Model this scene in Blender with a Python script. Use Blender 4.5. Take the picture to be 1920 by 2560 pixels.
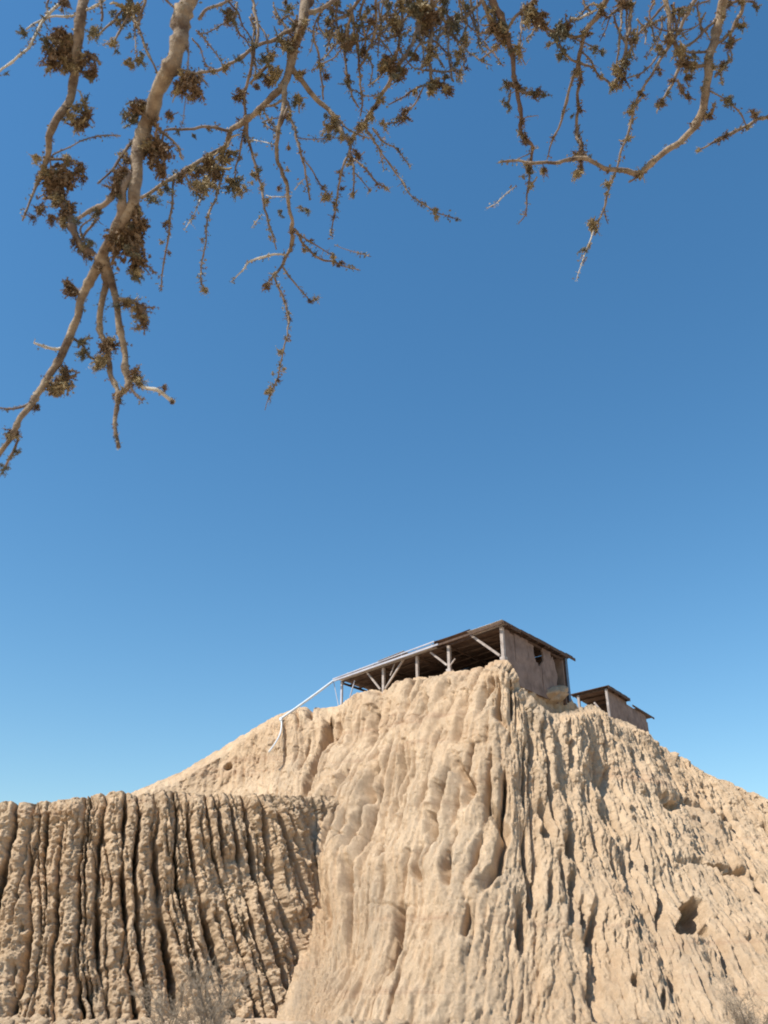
import bpy, math, random
import numpy as np
from mathutils import Vector

R = math.radians
scene = bpy.context.scene
for o in list(bpy.data.objects):
    bpy.data.objects.remove(o)

# ---------------------------------------------------------------- camera
PITCH = 28.0
EYE = 1.65
FPX = 1280 / math.tan(R(31.0))          # focal length in pixels of a 1920 x 2560 frame
cam_data = bpy.data.cameras.new('camera')
cam = bpy.data.objects.new('camera', cam_data)
scene.collection.objects.link(cam)
cam.location = (0, 0, EYE)
cam.rotation_euler = (R(90 + PITCH), 0, 0)
cam_data.sensor_fit = 'VERTICAL'
cam_data.angle = R(62.0)
cam_data.clip_start = 0.05
cam_data.clip_end = 6000
cam_data.dof.use_dof = True
cam_data.dof.focus_distance = 14.0
cam_data.dof.aperture_fstop = 7.0
scene.camera = cam

# ---------------------------------------------------------------- world, sun, exposure
SUN_TO = Vector((-0.80, -0.60, 0.0)).normalized()
SUN_EL = 52.0
d_sun = Vector((SUN_TO.x * math.cos(R(SUN_EL)), SUN_TO.y * math.cos(R(SUN_EL)), math.sin(R(SUN_EL))))
world = bpy.data.worlds.new('World')
scene.world = world
world.use_nodes = True
wn = world.node_tree.nodes
wn.clear()
w_out = wn.new('ShaderNodeOutputWorld')
w_bg = wn.new('ShaderNodeBackground')
w_sky = wn.new('ShaderNodeTexSky')
w_sky.sky_type = 'NISHITA'
w_sky.sun_disc = False
w_sky.sun_elevation = R(SUN_EL)
w_sky.sun_rotation = math.atan2(d_sun.x, d_sun.y)
w_sky.altitude = 80
w_sky.air_density = 1.35
w_sky.dust_density = 0.15
w_sky.ozone_density = 4.5
w_bg.inputs['Strength'].default_value = 0.119
w_hs = wn.new('ShaderNodeHueSaturation')
w_hs.inputs['Hue'].default_value = 0.494
w_hs.inputs['Saturation'].default_value = 1.21
world.node_tree.links.new(w_sky.outputs['Color'], w_hs.inputs['Color'])
world.node_tree.links.new(w_hs.outputs['Color'], w_bg.inputs['Color'])
world.node_tree.links.new(w_bg.outputs['Background'], w_out.inputs['Surface'])

sun_data = bpy.data.lights.new('sun', 'SUN')
sun_data.energy = 5.0
sun_data.angle = R(0.5)
sun_data.color = (1.0, 0.93, 0.82)
sun = bpy.data.objects.new('sun', sun_data)
scene.collection.objects.link(sun)
sun.rotation_euler = d_sun.to_track_quat('Z', 'Y').to_euler()

scene.view_settings.view_transform = 'Standard'
scene.view_settings.look = 'None'
scene.view_settings.exposure = 0.33
scene.view_settings.gamma = 1.0
scene.view_settings.use_curve_mapping = False
scene.cycles.filter_width = 1.9
scene.cycles.max_bounces = 6

# ---------------------------------------------------------------- helpers
CP, SP = math.cos(R(PITCH)), math.sin(R(PITCH))

def ray(px, py):
    r, u = (px - 960) / FPX, (1280 - py) / FPX
    return np.array([r, CP - u * SP, SP + u * CP])

def atY(px, py, Y):
    d = ray(px, py)
    return np.array([0, 0, EYE]) + d * (Y / d[1])

def atT(px, py, t):
    return np.array([0, 0, EYE]) + ray(px, py) * t

def atZ(px, py, z):
    d = ray(px, py)
    return np.array([0, 0, EYE]) + d * ((z - EYE) / d[2])

def on_plane(px, py, P, Q):
    """where the sight line meets the upright plane through P and Q"""
    d = ray(px, py)
    n = np.array([Q[1] - P[1], -(Q[0] - P[0])])
    t = (n @ np.array([P[0], P[1]])) / (n @ d[:2])
    return np.array([0, 0, EYE]) + d * t

def project(P):
    x, y, z = P[..., 0], P[..., 1], P[..., 2] - EYE
    f = np.maximum(y * CP + z * SP, 0.1)
    u = -y * SP + z * CP
    return 960 + FPX * x / f, 1280 - FPX * u / f

def link(o, parent=None):
    scene.collection.objects.link(o)
    if parent is not None:
        o.parent = parent
    return o

def props(o, label=None, cat=None, group=None, kind=None):
    if label: o['label'] = label
    if cat: o['category'] = cat
    if group: o['group'] = group
    if kind: o['kind'] = kind
    return o

def empty(name, loc, label, cat, group=None):
    o = bpy.data.objects.new(name, None)
    o.location = loc
    link(o)
    return props(o, label, cat, group)

def mesh_np(name, V, F, mat, smooth=True):
    V = np.asarray(V, dtype=np.float32)
    F = np.asarray(F, dtype=np.int32)
    me = bpy.data.meshes.new(name)
    k = F.shape[1]
    me.vertices.add(len(V)); me.vertices.foreach_set('co', V.ravel())
    me.loops.add(F.size); me.loops.foreach_set('vertex_index', F.ravel())
    me.polygons.add(len(F))
    me.polygons.foreach_set('loop_start', np.arange(0, F.size, k, dtype=np.int32))
    me.polygons.foreach_set('loop_total', np.full(len(F), k, dtype=np.int32))
    me.polygons.foreach_set('use_smooth', np.full(len(F), smooth))
    me.update(calc_edges=True)
    me.materials.append(mat)
    return me

class MB:
    """collects shapes as plain vertex and quad lists"""
    def __init__(s): s.v = []; s.f = []; s.n = 0
    def add(s, V, F):
        s.v.append(np.asarray(V, float)); s.f.append(np.asarray(F, int) + s.n); s.n += len(V)
    def prism(s, P, Q, w, h=None, up=(0, 0, 1), roll=0.0):
        """a squared bar from P to Q, w wide and h deep"""
        h = h or w
        P, Q = np.array(P, float), np.array(Q, float)
        d = Q - P; d /= np.linalg.norm(d)
        a = np.cross(d, up)
        if np.linalg.norm(a) < 1e-3: a = np.cross(d, (1, 0, 0))
        a /= np.linalg.norm(a); b = np.cross(a, d)
        a, b = a * math.cos(roll) + b * math.sin(roll), b * math.cos(roll) - a * math.sin(roll)
        V = []
        for E in (P, Q):
            for i, j in ((-1, -1), (1, -1), (1, 1), (-1, 1)):
                V.append(E + a * i * w / 2 + b * j * h / 2)
        s.add(V, [(0, 3, 2, 1), (4, 5, 6, 7), (0, 1, 5, 4), (1, 2, 6, 5), (2, 3, 7, 6), (3, 0, 4, 7)])
    def tube(s, pts, rad, n=7, cap=True):
        pts = np.asarray(pts, float); rad = np.asarray(rad, float)
        m = len(pts)
        T = np.gradient(pts, axis=0)
        T /= np.maximum(np.linalg.norm(T, axis=1, keepdims=True), 1e-9)
        a = np.cross(T[0], (0.3, 0.9, 0.2)); a /= np.linalg.norm(a)
        V = np.zeros((m, n, 3)); ang = np.arange(n) * 2 * math.pi / n
        for i in range(m):
            a = a - T[i] * (a @ T[i]); a /= max(np.linalg.norm(a), 1e-9)
            b = np.cross(T[i], a)
            V[i] = pts[i] + rad[i] * (np.cos(ang)[:, None] * a + np.sin(ang)[:, None] * b)
        i, j = np.meshgrid(np.arange(m - 1), np.arange(n), indexing='ij')
        j2 = (j + 1) % n
        F = np.stack([i * n + j, i * n + j2, (i + 1) * n + j2, (i + 1) * n + j], -1).reshape(-1, 4)
        V = V.reshape(-1, 3)
        if cap:
            k = len(V)
            V = np.vstack([V, pts[0], pts[-1]])
            C = [(k, (q + 1) % n, q, q) for q in range(n)]
            C = [(k, (q + 2) % n, (q + 1) % n, q) for q in range(0, n - 1, 2)]
            E = [(k + 1, (m - 1) * n + q, (m - 1) * n + (q + 1) % n, (m - 1) * n + (q + 2) % n) for q in range(0, n - 1, 2)]
            F = np.vstack([F, C, E])
        s.add(V, F)
    def build(s, name, mat, parent=None, smooth=False, origin=None):
        V = np.vstack(s.v); F = np.vstack(s.f)
        o = bpy.data.objects.new(name, mesh_np(name, V, F, mat, smooth))
        link(o, parent)
        if parent is not None:
            o.matrix_parent_inverse.identity()
            g = Vector((0, 0, 0)); p = parent
            while p is not None:
                g += p.location; p = p.parent
            o.location = -g
        return o

# vector noise -------------------------------------------------------
_rng = np.random.RandomState(7)
_perm = _rng.permutation(512).astype(np.int64)
_grad = _rng.normal(size=(512, 3)); _grad /= np.linalg.norm(_grad, axis=1, keepdims=True)

def noise3(x, y, z):
    x, y, z = np.broadcast_arrays(np.asarray(x, float), np.asarray(y, float), np.asarray(z, float))
    xi, yi, zi = np.floor(x).astype(np.int64), np.floor(y).astype(np.int64), np.floor(z).astype(np.int64)
    xf, yf, zf = x - xi, y - yi, z - zi
    f = lambda t: t * t * t * (t * (t * 6 - 15) + 10)
    u, v, w = f(xf), f(yf), f(zf)
    def g(i, j, k):
        h = _perm[(_perm[(_perm[(xi + i) & 511] + yi + j) & 511] + zi + k) & 511]
        q = _grad[h]
        return q[..., 0] * (xf - i) + q[..., 1] * (yf - j) + q[..., 2] * (zf - k)
    l = lambda a, b, t: a + (b - a) * t
    return 1.6 * l(l(l(g(0,0,0), g(1,0,0), u), l(g(0,1,0), g(1,1,0), u), v),
                   l(l(g(0,0,1), g(1,0,1), u), l(g(0,1,1), g(1,1,1), u), v), w)

def fbm(P, f, octs=4, seed=0.0, sz=1.0):
    out = 0; a = 1.0; tot = 0
    for k in range(octs):
        out = out + a * noise3(P[..., 0] * f + seed + 17 * k, P[..., 1] * f + 9.1 * k, P[..., 2] * f * sz - 5 * k)
        tot += a; a *= 0.5; f *= 2.03
    return out / tot

# ---------------------------------------------------------------- materials
def new_mat(name):
    m = bpy.data.materials.new(name); m.use_nodes = True
    nt = m.node_tree; b = nt.nodes['Principled BSDF']
    return m, nt, b

def mat_var(name, c1, c2, scale=4.0, rough=0.85, bump=0.3, bdist=0.02, bscale=None, metallic=0.0, detail=6, spec=0.3, stretch=None):
    m, nt, b = new_mat(name)
    N, L = nt.nodes, nt.links
    tc = N.new('ShaderNodeTexCoord'); src = tc.outputs['Object']
    if stretch:
        mp = N.new('ShaderNodeMapping'); mp.inputs['Scale'].default_value = stretch
        L.new(src, mp.inputs['Vector']); src = mp.outputs['Vector']
    n1 = N.new('ShaderNodeTexNoise'); n1.inputs['Scale'].default_value = scale; n1.inputs['Detail'].default_value = detail
    n1.inputs['Roughness'].default_value = 0.65
    L.new(src, n1.inputs['Vector'])
    cr = N.new('ShaderNodeValToRGB')
    cr.color_ramp.elements[0].position = 0.35; cr.color_ramp.elements[0].color = (*c1, 1)
    cr.color_ramp.elements[1].position = 0.68; cr.color_ramp.elements[1].color = (*c2, 1)
    L.new(n1.outputs['Fac'], cr.inputs['Fac']); L.new(cr.outputs['Color'], b.inputs['Base Color'])
    b.inputs['Roughness'].default_value = rough
    b.inputs['Metallic'].default_value = metallic
    b.inputs['Specular IOR Level'].default_value = spec
    if bump:
        n2 = N.new('ShaderNodeTexNoise'); n2.inputs['Scale'].default_value = bscale or scale * 4; n2.inputs['Detail'].default_value = 6
        L.new(src, n2.inputs['Vector'])
        bp = N.new('ShaderNodeBump'); bp.inputs['Strength'].default_value = bump; bp.inputs['Distance'].default_value = bdist
        L.new(n2.outputs['Fac'], bp.inputs['Height']); L.new(bp.outputs['Normal'], b.inputs['Normal'])
    return m

def mat_earth():
    m, nt, b = new_mat('eroded_adobe')
    N, L = nt.nodes, nt.links
    tc = N.new('ShaderNodeTexCoord')
    def noise(scale, detail=6, rough=0.6, vec=None):
        n = N.new('ShaderNodeTexNoise'); n.inputs['Scale'].default_value = scale
        n.inputs['Detail'].default_value = detail; n.inputs['Roughness'].default_value = rough
        L.new(vec or tc.outputs['Object'], n.inputs['Vector']); return n
    def ramp(fac, stops):
        r = N.new('ShaderNodeValToRGB'); e = r.color_ramp.elements
        for i, (p, c) in enumerate(stops):
            q = e[i] if i < 2 else e.new(p)
            q.position = p; q.color = (*c, 1)
        L.new(fac, r.inputs['Fac']); return r
    def mix(a, b_, fac, mode='MIX'):
        x = N.new('ShaderNodeMix'); x.data_type = 'RGBA'; x.blend_type = mode
        if isinstance(fac, float): x.inputs[0].default_value = fac
        else: L.new(fac, x.inputs[0])
        L.new(a, x.inputs[6]); L.new(b_, x.inputs[7]); return x.outputs[2]
    big = ramp(noise(0.22, 5).outputs['Fac'], [(0.35, (0.62, 0.455, 0.30)), (0.65, (0.69, 0.53, 0.365))])
    ms = N.new('ShaderNodeMapping'); ms.inputs['Scale'].default_value = (1.0, 0.45, 0.35)
    L.new(tc.outputs['Object'], ms.inputs['Vector'])
    mid = ramp(noise(2.0, 9, 0.75, ms.outputs['Vector']).outputs['Fac'], [(0.30, (0.74, 0.70, 0.66)), (0.60, (1.06, 1.05, 1.04))])
    c = mix(big.outputs['Color'], mid.outputs['Color'], 1.0, 'MULTIPLY')
    crust = ramp(noise(0.55, 7, 0.7, ms.outputs['Vector']).outputs['Fac'], [(0.48, (0, 0, 0)), (0.66, (0.7, 0.7, 0.7))])
    grey = N.new('ShaderNodeRGB'); grey.outputs[0].default_value = (0.50, 0.385, 0.27, 1)
    c = mix(c, grey.outputs[0], crust.outputs['Color'])
    # thin reddish clay courses lying level through the mound
    mp = N.new('ShaderNodeMapping'); mp.inputs['Scale'].default_value = (0.05, 0.05, 0.85)
    L.new(tc.outputs['Object'], mp.inputs['Vector'])
    band = noise(1.0, 6, 0.75, mp.outputs['Vector'])
    bfac = ramp(band.outputs['Fac'], [(0.56, (0, 0, 0)), (0.66, (0.75, 0.75, 0.75))])
    red = N.new('ShaderNodeRGB'); red.outputs[0].default_value = (0.50, 0.33, 0.215, 1)
    c = mix(c, red.outputs[0], bfac.outputs['Color'])
    gr = ramp(noise(26.0, 4, 0.7).outputs['Fac'], [(0.3, (0.82, 0.80, 0.78)), (0.6, (1.0, 1.0, 1.0))])
    c = mix(c, gr.outputs['Color'], 1.0, 'MULTIPLY')
    L.new(c, b.inputs['Base Color'])
    b.inputs['Roughness'].default_value = 0.97
    b.inputs['Specular IOR Level'].default_value = 0.1
    n2 = noise(5.5, 12, 0.8, ms.outputs['Vector'])
    bp = N.new('ShaderNodeBump'); bp.inputs['Strength'].default_value = 1.0; bp.inputs['Distance'].default_value = 0.16
    L.new(n2.outputs['Fac'], bp.inputs['Height'])
    vo = N.new('ShaderNodeTexVoronoi'); vo.inputs['Scale'].default_value = 14.0
    L.new(tc.outputs['Object'], vo.inputs['Vector'])
    bp2 = N.new('ShaderNodeBump'); bp2.inputs['Strength'].default_value = 0.35; bp2.inputs['Distance'].default_value = 0.03
    L.new(vo.outputs['Distance'], bp2.inputs['Height']); L.new(bp.outputs['Normal'], bp2.inputs['Normal'])
    L.new(bp2.outputs['Normal'], b.inputs['Normal'])
    return m

M_earth = mat_earth()
M_sand = mat_var('sand', (0.46, 0.34, 0.24), (0.56, 0.43, 0.30), 0.8, 0.95, 0.5, 0.05, 12, spec=0.1)
M_bark = mat_var('bark', (0.095, 0.06, 0.04), (0.37, 0.29, 0.20), 26, 0.85, 0.9, 0.004, 150, detail=10)
M_darkbark = mat_var('old_bark', (0.09, 0.055, 0.04), (0.22, 0.15, 0.11), 22, 0.9, 0.5, 0.003, 180)
M_twig = mat_var('twig_bark', (0.10, 0.065, 0.05), (0.33, 0.26, 0.19), 14, 0.85, 0.3, 0.002, 200)
M_pale = mat_var('dead_twig', (0.42, 0.37, 0.29), (0.58, 0.53, 0.44), 20, 0.8, 0.2, 0.002, 200)
M_leaf_b = mat_var('dry_leaf', (0.075, 0.045, 0.025), (0.30, 0.20, 0.11), 30, 0.75, 0)
M_leaf_g = mat_var('olive_leaf', (0.085, 0.08, 0.052), (0.25, 0.225, 0.145), 30, 0.7, 0)
M_leaf_y = mat_var('straw_leaf', (0.22, 0.16, 0.08), (0.42, 0.34, 0.19), 30, 0.7, 0)
M_white = mat_var('weathered_white_paint', (0.27, 0.22, 0.19), (0.50, 0.44, 0.40), 3, 0.6, 0.2, 0.01, 30)
M_lilac = mat_var('pale_painted_steel', (0.36, 0.37, 0.43), (0.50, 0.51, 0.57), 2, 0.5, 0.1, 0.01, 30)
M_pipe = mat_var('white_plastic_pipe', (0.58, 0.62, 0.64), (0.68, 0.71, 0.72), 2, 0.35, 0)
M_blue = mat_var('blue_grey_paint', (0.10, 0.17, 0.26), (0.18, 0.26, 0.36), 4, 0.5, 0)
M_tin = mat_var('rusted_sheet', (0.085, 0.052, 0.04), (0.19, 0.13, 0.10), 1.6, 0.75, 0.2, 0.01, 20, metallic=0.2)
M_tinlight = mat_var('grey_sheet', (0.45, 0.42, 0.40), (0.62, 0.58, 0.55), 1.6, 0.6, 0.2, 0.01, 20)
M_wood = mat_var('dark_timber', (0.06, 0.036, 0.026), (0.13, 0.085, 0.06), 3, 0.85, 0.3, 0.01, 30)
M_plaster = mat_var('pinkish_plaster', (0.16, 0.115, 0.095), (0.29, 0.215, 0.18), 1.3, 0.9, 0.5, 0.02, 14)
M_bush = mat_var('dry_bush', (0.20, 0.155, 0.11), (0.38, 0.31, 0.23), 6, 0.85, 0)

# ---------------------------------------------------------------- eroded earth
def resample(pts, wts, n):
    pts = np.array(pts, float)
    k = len(pts)
    seg = np.array([wts[i] for i in range(k - 1)], float)
    cum = np.concatenate([[0], np.cumsum(seg)]); cum /= cum[-1]
    s = np.linspace(0, 1, n)
    # monotone-ish smooth interpolation
    out = np.zeros((n, pts.shape[1]))
    idx = np.clip(np.searchsorted(cum, s, side='right') - 1, 0, k - 2)
    t = (s - cum[idx]) / (cum[idx + 1] - cum[idx])
    m = np.gradient(pts, cum, axis=0)
    h = (cum[idx + 1] - cum[idx])[:, None]; t = t[:, None]
    a, b = pts[idx], pts[idx + 1]; ma, mb = m[idx] * h * 0.8, m[idx + 1] * h * 0.8
    return (2*t**3 - 3*t**2 + 1) * a + (t**3 - 2*t**2 + t) * ma + (-2*t**3 + 3*t**2) * b + (t**3 - t**2) * mb

def slots(a, h, spacing, seed, wander, hs, ds, p=2.4, dmin=0.05, dbias=0.55, jit=0.8):
    """rounded columns parted by narrow rain gullies; a = metres along, h = metres down (one per row)"""
    rs = np.random.RandomState(seed)
    lo, hi = a.min() - 2 * spacing, a.max() + 2 * spacing
    n = int((hi - lo) / spacing) + 2
    p0 = lo + spacing * (np.arange(n) + jit * (rs.rand(n) - 0.5))
    ph = rs.rand(n) * 100; ph2 = rs.rand(n) * 100
    out = np.zeros_like(a)
    for r in range(a.shape[0]):
        q = p0 + 0.7 * wander * spacing * noise3(p0 / (4.5 * spacing), h[r] / hs, seed * 1.7) + 0.36 * wander * spacing * noise3(ph, h[r] / hs * 1.1, seed * 2.7) \
            + 0.06 * spacing * noise3(p0 / spacing, h[r] / hs * 5.0, seed * 3.7)
        dep = np.clip(dbias + 1.1 * noise3(ph2, h[r] / ds, 4.2), dmin, 1.35)
        o = np.argsort(q); q = q[o]; dep = dep[o]
        k = np.clip(np.searchsorted(q, a[r]), 1, n - 1)
        L_, R_ = q[k - 1], q[k]
        w = np.maximum(R_ - L_, 1e-3)
        x = np.clip(2 * (a[r] - L_) / w - 1, -1, 1)
        de = np.where(x < 0, dep[k - 1], dep[k]) * np.clip((w / spacing - 0.12) * 1.2, 0.0, 1.25)
        out[r] = -de * np.abs(x) ** p
    return out

def grid_faces(nr, nc):
    i, j = np.meshgrid(np.arange(nr - 1), np.arange(nc - 1), indexing='ij')
    a = i * nc + j
    return np.stack([a, a + nc, a + nc + 1, a + 1], -1).reshape(-1, 4)

def earth(name, crest, base, wts, ns, nt, gfun, disp, back=18.0, rise=0.1, nb=26, kind='structure', smooth_rows=None):
    C = resample(crest, wts, ns); B = resample(base, wts, ns)
    t = np.linspace(0, 1, nt)[:, None]
    g = gfun(t, project(C)[0][None, :])
    g = np.broadcast_to(g, (nt, ns))
    P = np.zeros((nt, ns, 3))
    P[..., :2] = C[None, :, :2] + (B - C)[None, :, :2] * g[..., None]
    P[..., 2] = C[None, :, 2] + (B - C)[None, :, 2] * t
    ds = np.gradient(P, axis=1); dt = np.gradient(P, axis=0)
    nrm = np.cross(ds, dt); nrm /= np.maximum(np.linalg.norm(nrm, axis=2, keepdims=True), 1e-9)
    if nrm[nt // 2, ns // 2, 1] > 0: nrm = -nrm
    kw_ = max(3, ns // 40) | 1
    for _ in range(3):                       # even out the directions so that gullies do not pinch at bends
        pad = np.concatenate([np.repeat(nrm[:, :1], kw_ // 2 + 1, 1), nrm, np.repeat(nrm[:, -1:], kw_ // 2, 1)], 1)
        cs = np.cumsum(pad, axis=1); nrm = (cs[:, kw_:] - cs[:, :-kw_]) / kw_
    nrm[..., 2] = np.clip(nrm[..., 2], 0, None) * 0.55
    nrm /= np.maximum(np.linalg.norm(nrm, axis=2, keepdims=True), 1e-9)
    # metres along the contour, from the middle row, and metres down
    mid = P[int(nt * 0.45)]
    al = np.concatenate([[0], np.cumsum(np.linalg.norm(np.diff(mid, axis=0), axis=1))])
    A = np.repeat(al[None], nt, 0)
    H = (C[:, 2].mean() - P[..., 2].mean(axis=1))
    D, extra = disp(P, A, H, t)
    P2 = P + nrm * D[..., None]
    P2[..., 2] += extra
    # the top, running back from the crest, then falling away behind
    bb = np.concatenate([np.linspace(0.15, 3, 14) ** 1.0, np.linspace(4, back, nb - 15), [back + 12]])
    top = np.zeros((len(bb), ns, 3))
    off = P2[0] - P[0]
    for i, b in enumerate(bb):
        fade = max(0.0, 1 - b / 2.5)
        top[i] = C + off * fade
        top[i, :, 1] += b
        top[i, :, 2] += rise * min(b, back * 0.7) - 0.05
        if b > back: top[i, :, 2] = -1.0
        elif b > 1.0:
            top[i, :, 2] += 0.12 * noise3(top[i, :, 0] * 0.9, top[i, :, 1] * 0.9, 3.3)
    V = np.concatenate([top[::-1], P2], 0)
    nr = V.shape[0]
    F = grid_faces(nr, ns)[:, ::-1]
    me = mesh_np(name, V.reshape(-1, 3), F, M_earth)
    o = bpy.data.objects.new(name, me); link(o); o['kind'] = kind
    return o

def stroke(PX, PY, pts, w, depth):
    """depth of a gully that follows a line of points"""
    best = np.full(PX.shape, 1e9)
    pts = np.array(pts, float)
    L = np.linalg.norm(np.diff(pts, axis=0), axis=1); tot = L.sum(); acc = 0
    taper = np.zeros(PX.shape)
    for k in range(len(pts) - 1):
        a, b = pts[k], pts[k + 1]; d = b - a; l2 = d @ d
        tt = np.clip(((PX - a[0]) * d[0] + (PY - a[1]) * d[1]) / l2, 0, 1)
        dist = np.hypot(PX - a[0] - tt * d[0], PY - a[1] - tt * d[1])
        s = (acc + tt * L[k]) / tot
        m = dist < best
        best = np.where(m, dist, best); taper = np.where(m, s, taper)
        acc += L[k]
    f = np.clip(1 - best / w, 0, 1)
    return -depth * f ** 0.8 * np.clip(3.0 * np.minimum(taper + 0.08, 1.08 - taper), 0, 1)

ROUGH = [0.0]
def dent(PX, PY, x, y, rx, ry, depth, hard=2.5):
    q = ((PX - x) / rx) ** 2 + ((PY - y) / ry) ** 2 + ROUGH[0]
    return -depth * np.clip((1.25 - q) * hard, 0, 1)

def sstep(x, a, b):
    t = np.clip((x - a) / (b - a), 0, 1); return t * t * (3 - 2 * t)

# --- the great mound
main_crest = [atY(-300, 2080, 52), atY(100, 2020, 53), atY(330, 1982, 56), atY(400, 1950, 57), atY(450, 1928, 57.5), atY(560, 1866, 59), atY(630, 1823, 59.5),
              atY(700, 1786, 59.5), atY(745, 1768, 59.5), atY(850, 1762, 58.6), atY(885, 1736, 58.0), atY(960, 1722, 56.0), atY(1040, 1694, 53.6),
              atY(1090, 1690, 52.2), atY(1122, 1680, 51.2), atY(1190, 1668, 49.3), atY(1235, 1650, 48.1), atY(1272, 1652, 47.4), atY(1300, 1690, 46.9),
              atY(1350, 1762, 46.9), atY(1400, 1782, 47.9), atY(1440, 1772, 49.8), atY(1490, 1762, 52.2), atY(1530, 1790, 53.2),
              atY(1585, 1812, 55), atY(1625, 1842, 56.5), atY(1660, 1876, 57.5), atY(1700, 1892, 57.5), atY(1765, 1932, 57.5),
              atY(1850, 1968, 56.5), atY(1925, 2008, 55.5), atY(2050, 2070, 53), atY(2300, 2200, 48)]
nmc = len(main_crest)
bx = [-30, -20, -13, -11.5, -10.5, -8.6, -6.9, -5.4, -4.5, -4.1, -3.9, -3.5, -2.9, -2.2, -1.5, -0.2, 1.2, 2.6, 4.1, 6.2, 8.3, 10.0, 11.9, 13.5, 15.4, 17.0, 18.6, 20.2, 22.2, 24.5, 27.0, 31, 39]
by = [46, 46, 45.5, 45, 44.5, 43.2, 42, 40.5, 39.0, 37.8, 37.0, 36.0, 35.2, 34.7, 34.3, 33.8, 33.4, 33.2, 33.1, 33.0, 33.0, 33.1, 33.4, 33.7, 34.1, 34.5, 35.0, 35.6, 36.5, 37.5, 38.6, 40.5, 44]
main_base = [np.array([x, y, -0.9]) for x, y in zip(bx, by)]
wts = []
for i in range(nmc - 1):
    m0 = (main_crest[i] + main_base[i]) / 2; m1 = (main_crest[i + 1] + main_base[i + 1]) / 2
    w = np.linalg.norm(m1 - m0)
    if i < 1: w *= 0.12
    elif i >= nmc - 3: w *= 0.15
    elif i < 6: w *= 0.6
    wts.append(w)

main_strokes = [
    ([(812, 1775), (806, 1840), (790, 1900), (775, 1960), (768, 2030)], 13, 1.3), ([(846, 1790), (836, 1850), (818, 1905)], 9, 0.6),
    ([(925, 1775), (944, 1830), (948, 1880), (938, 1925)], 15, 1.2), ([(985, 1760), (990, 1830), (985, 1870)], 7, 0.5),
    ([(980, 1945), (966, 2045)], 12, 0.9), ([(1162, 1910), (1190, 2000), (1180, 2040)], 12, 0.7), ([(1116, 2060), (1110, 2125)], 13, 0.7),
    ([(1000, 2120), (1000, 2190)], 8, 0.6), ([(1222, 2020), (1261, 2081), (1244, 2174), (1212, 2240)], 13, 0.8),
    ([(1352, 2010), (1375, 2092)], 13, 0.9), ([(1377, 1935), (1378, 1990)], 9, 0.6), ([(1425, 2080), (1434, 2135)], 15, 0.9),
    ([(1510, 2000), (1532, 2090)], 9, 0.6), ([(1527, 1900), (1530, 1970)], 8, 0.5), ([(1325, 2165), (1332, 2285)], 11, 0.9),
    ([(1298, 2235), (1304, 2300), (1309, 2370)], 14, 1.0), ([(1441, 2165), (1434, 2300)], 12, 0.8), ([(1504, 2250), (1478, 2345)], 13, 0.7),
    ([(1465, 2240), (1462, 2300)], 8, 0.6), ([(1022, 2300), (1012, 2371), (980, 2440)], 13, 0.9), ([(1649, 2190), (1658, 2315)], 9, 0.7),
    ([(1650, 1985), (1705, 2032)], 14, 0.8), ([(1805, 2060), (1845, 2102)], 14, 0.8), ([(1895, 2200), (1930, 2262)], 13, 0.9),
    ([(1780, 2305), (1832, 2400)], 10, 0.8), ([(1870, 2345), (1895, 2380)], 9, 0.6), ([(1080, 1740), (1092, 1800), (1080, 1850)], 8, 0.6),
    ([(1160, 1730), (1170, 1800), (1160, 1870)], 9, 0.6), ([(1240, 1760), (1262, 1830)], 8, 0.5), ([(1330, 1830), (1340, 1900)], 8, 0.5),
    ([(1430, 1850), (1440, 1920)], 8, 0.5), ([(1230, 1690), (1220, 1740)], 8, 0.6), ([(1030, 1750), (1040, 1830)], 8, 0.5), ([(772, 2000), (748, 2150), (738, 2230), (715, 2360), (700, 2490)], 26, 0.55),
    ([(880, 1990), (862, 2060)], 9, 0.7), ([(1050, 1880), (1040, 1980)], 8, 0.7), ([(950, 2060), (930, 2160)], 9, 0.7), ([(830, 2060), (812, 2150)], 8, 0.6), ([(1090, 2150), (1075, 2240)], 9, 0.7), ([(930, 2200), (905, 2280)], 8, 0.6), ([(1140, 1990), (1125, 2060)], 8, 0.7), ([(1180, 2280), (1160, 2360)], 8, 0.6), ([(1120, 1700), (1110, 1760)], 7, 0.6), ([(985, 1880), (975, 1930)], 7, 0.6),
    ([(1270, 1700), (1285, 1725)], 14, 0.6), ([(1580, 1880), (1600, 1950)], 8, 0.5), ([(1470, 1960), (1490, 2030)], 9, 0.5),
    ([(1030, 2010), (1020, 2090)], 9, 0.5), ([(1150, 2160), (1135, 2250)], 10, 0.6), ([(890, 2100), (870, 2200)], 9, 0.5),
    ([(900, 1960), (880, 2040)], 9, 0.6), ([(860, 2260), (830, 2350)], 9, 0.5), ([(1580, 2080), (1600, 2160)], 9, 0.6),
    ([(1740, 2110), (1770, 2160)], 12, 0.6), ([(1690, 2420), (1700, 2460)], 9, 0.5), ([(1380, 2180), (1380, 2260)], 9, 0.6),
]
main_dents = [(1735, 2290, 34, 42, 1.7), (1716, 2322, 24, 22, 1.4), (1755, 2318, 26, 22, 1.4), (1788, 2162, 30, 9, 0.6), (1840, 2176, 26, 7, 0.5), 
              (1588, 2452, 12, 18, 0.4), (1663, 2492, 8, 24, 0.4), (694, 2475, 20, 26, 1.2), (715, 2180, 30, 80, 0.6), (570, 1915, 9, 9, 0.8),
              (1690, 2010, 20, 10, 0.6), (1855, 1945, 14, 8, 0.4), (1305, 1706, 12, 12, 0.6)]
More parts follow.
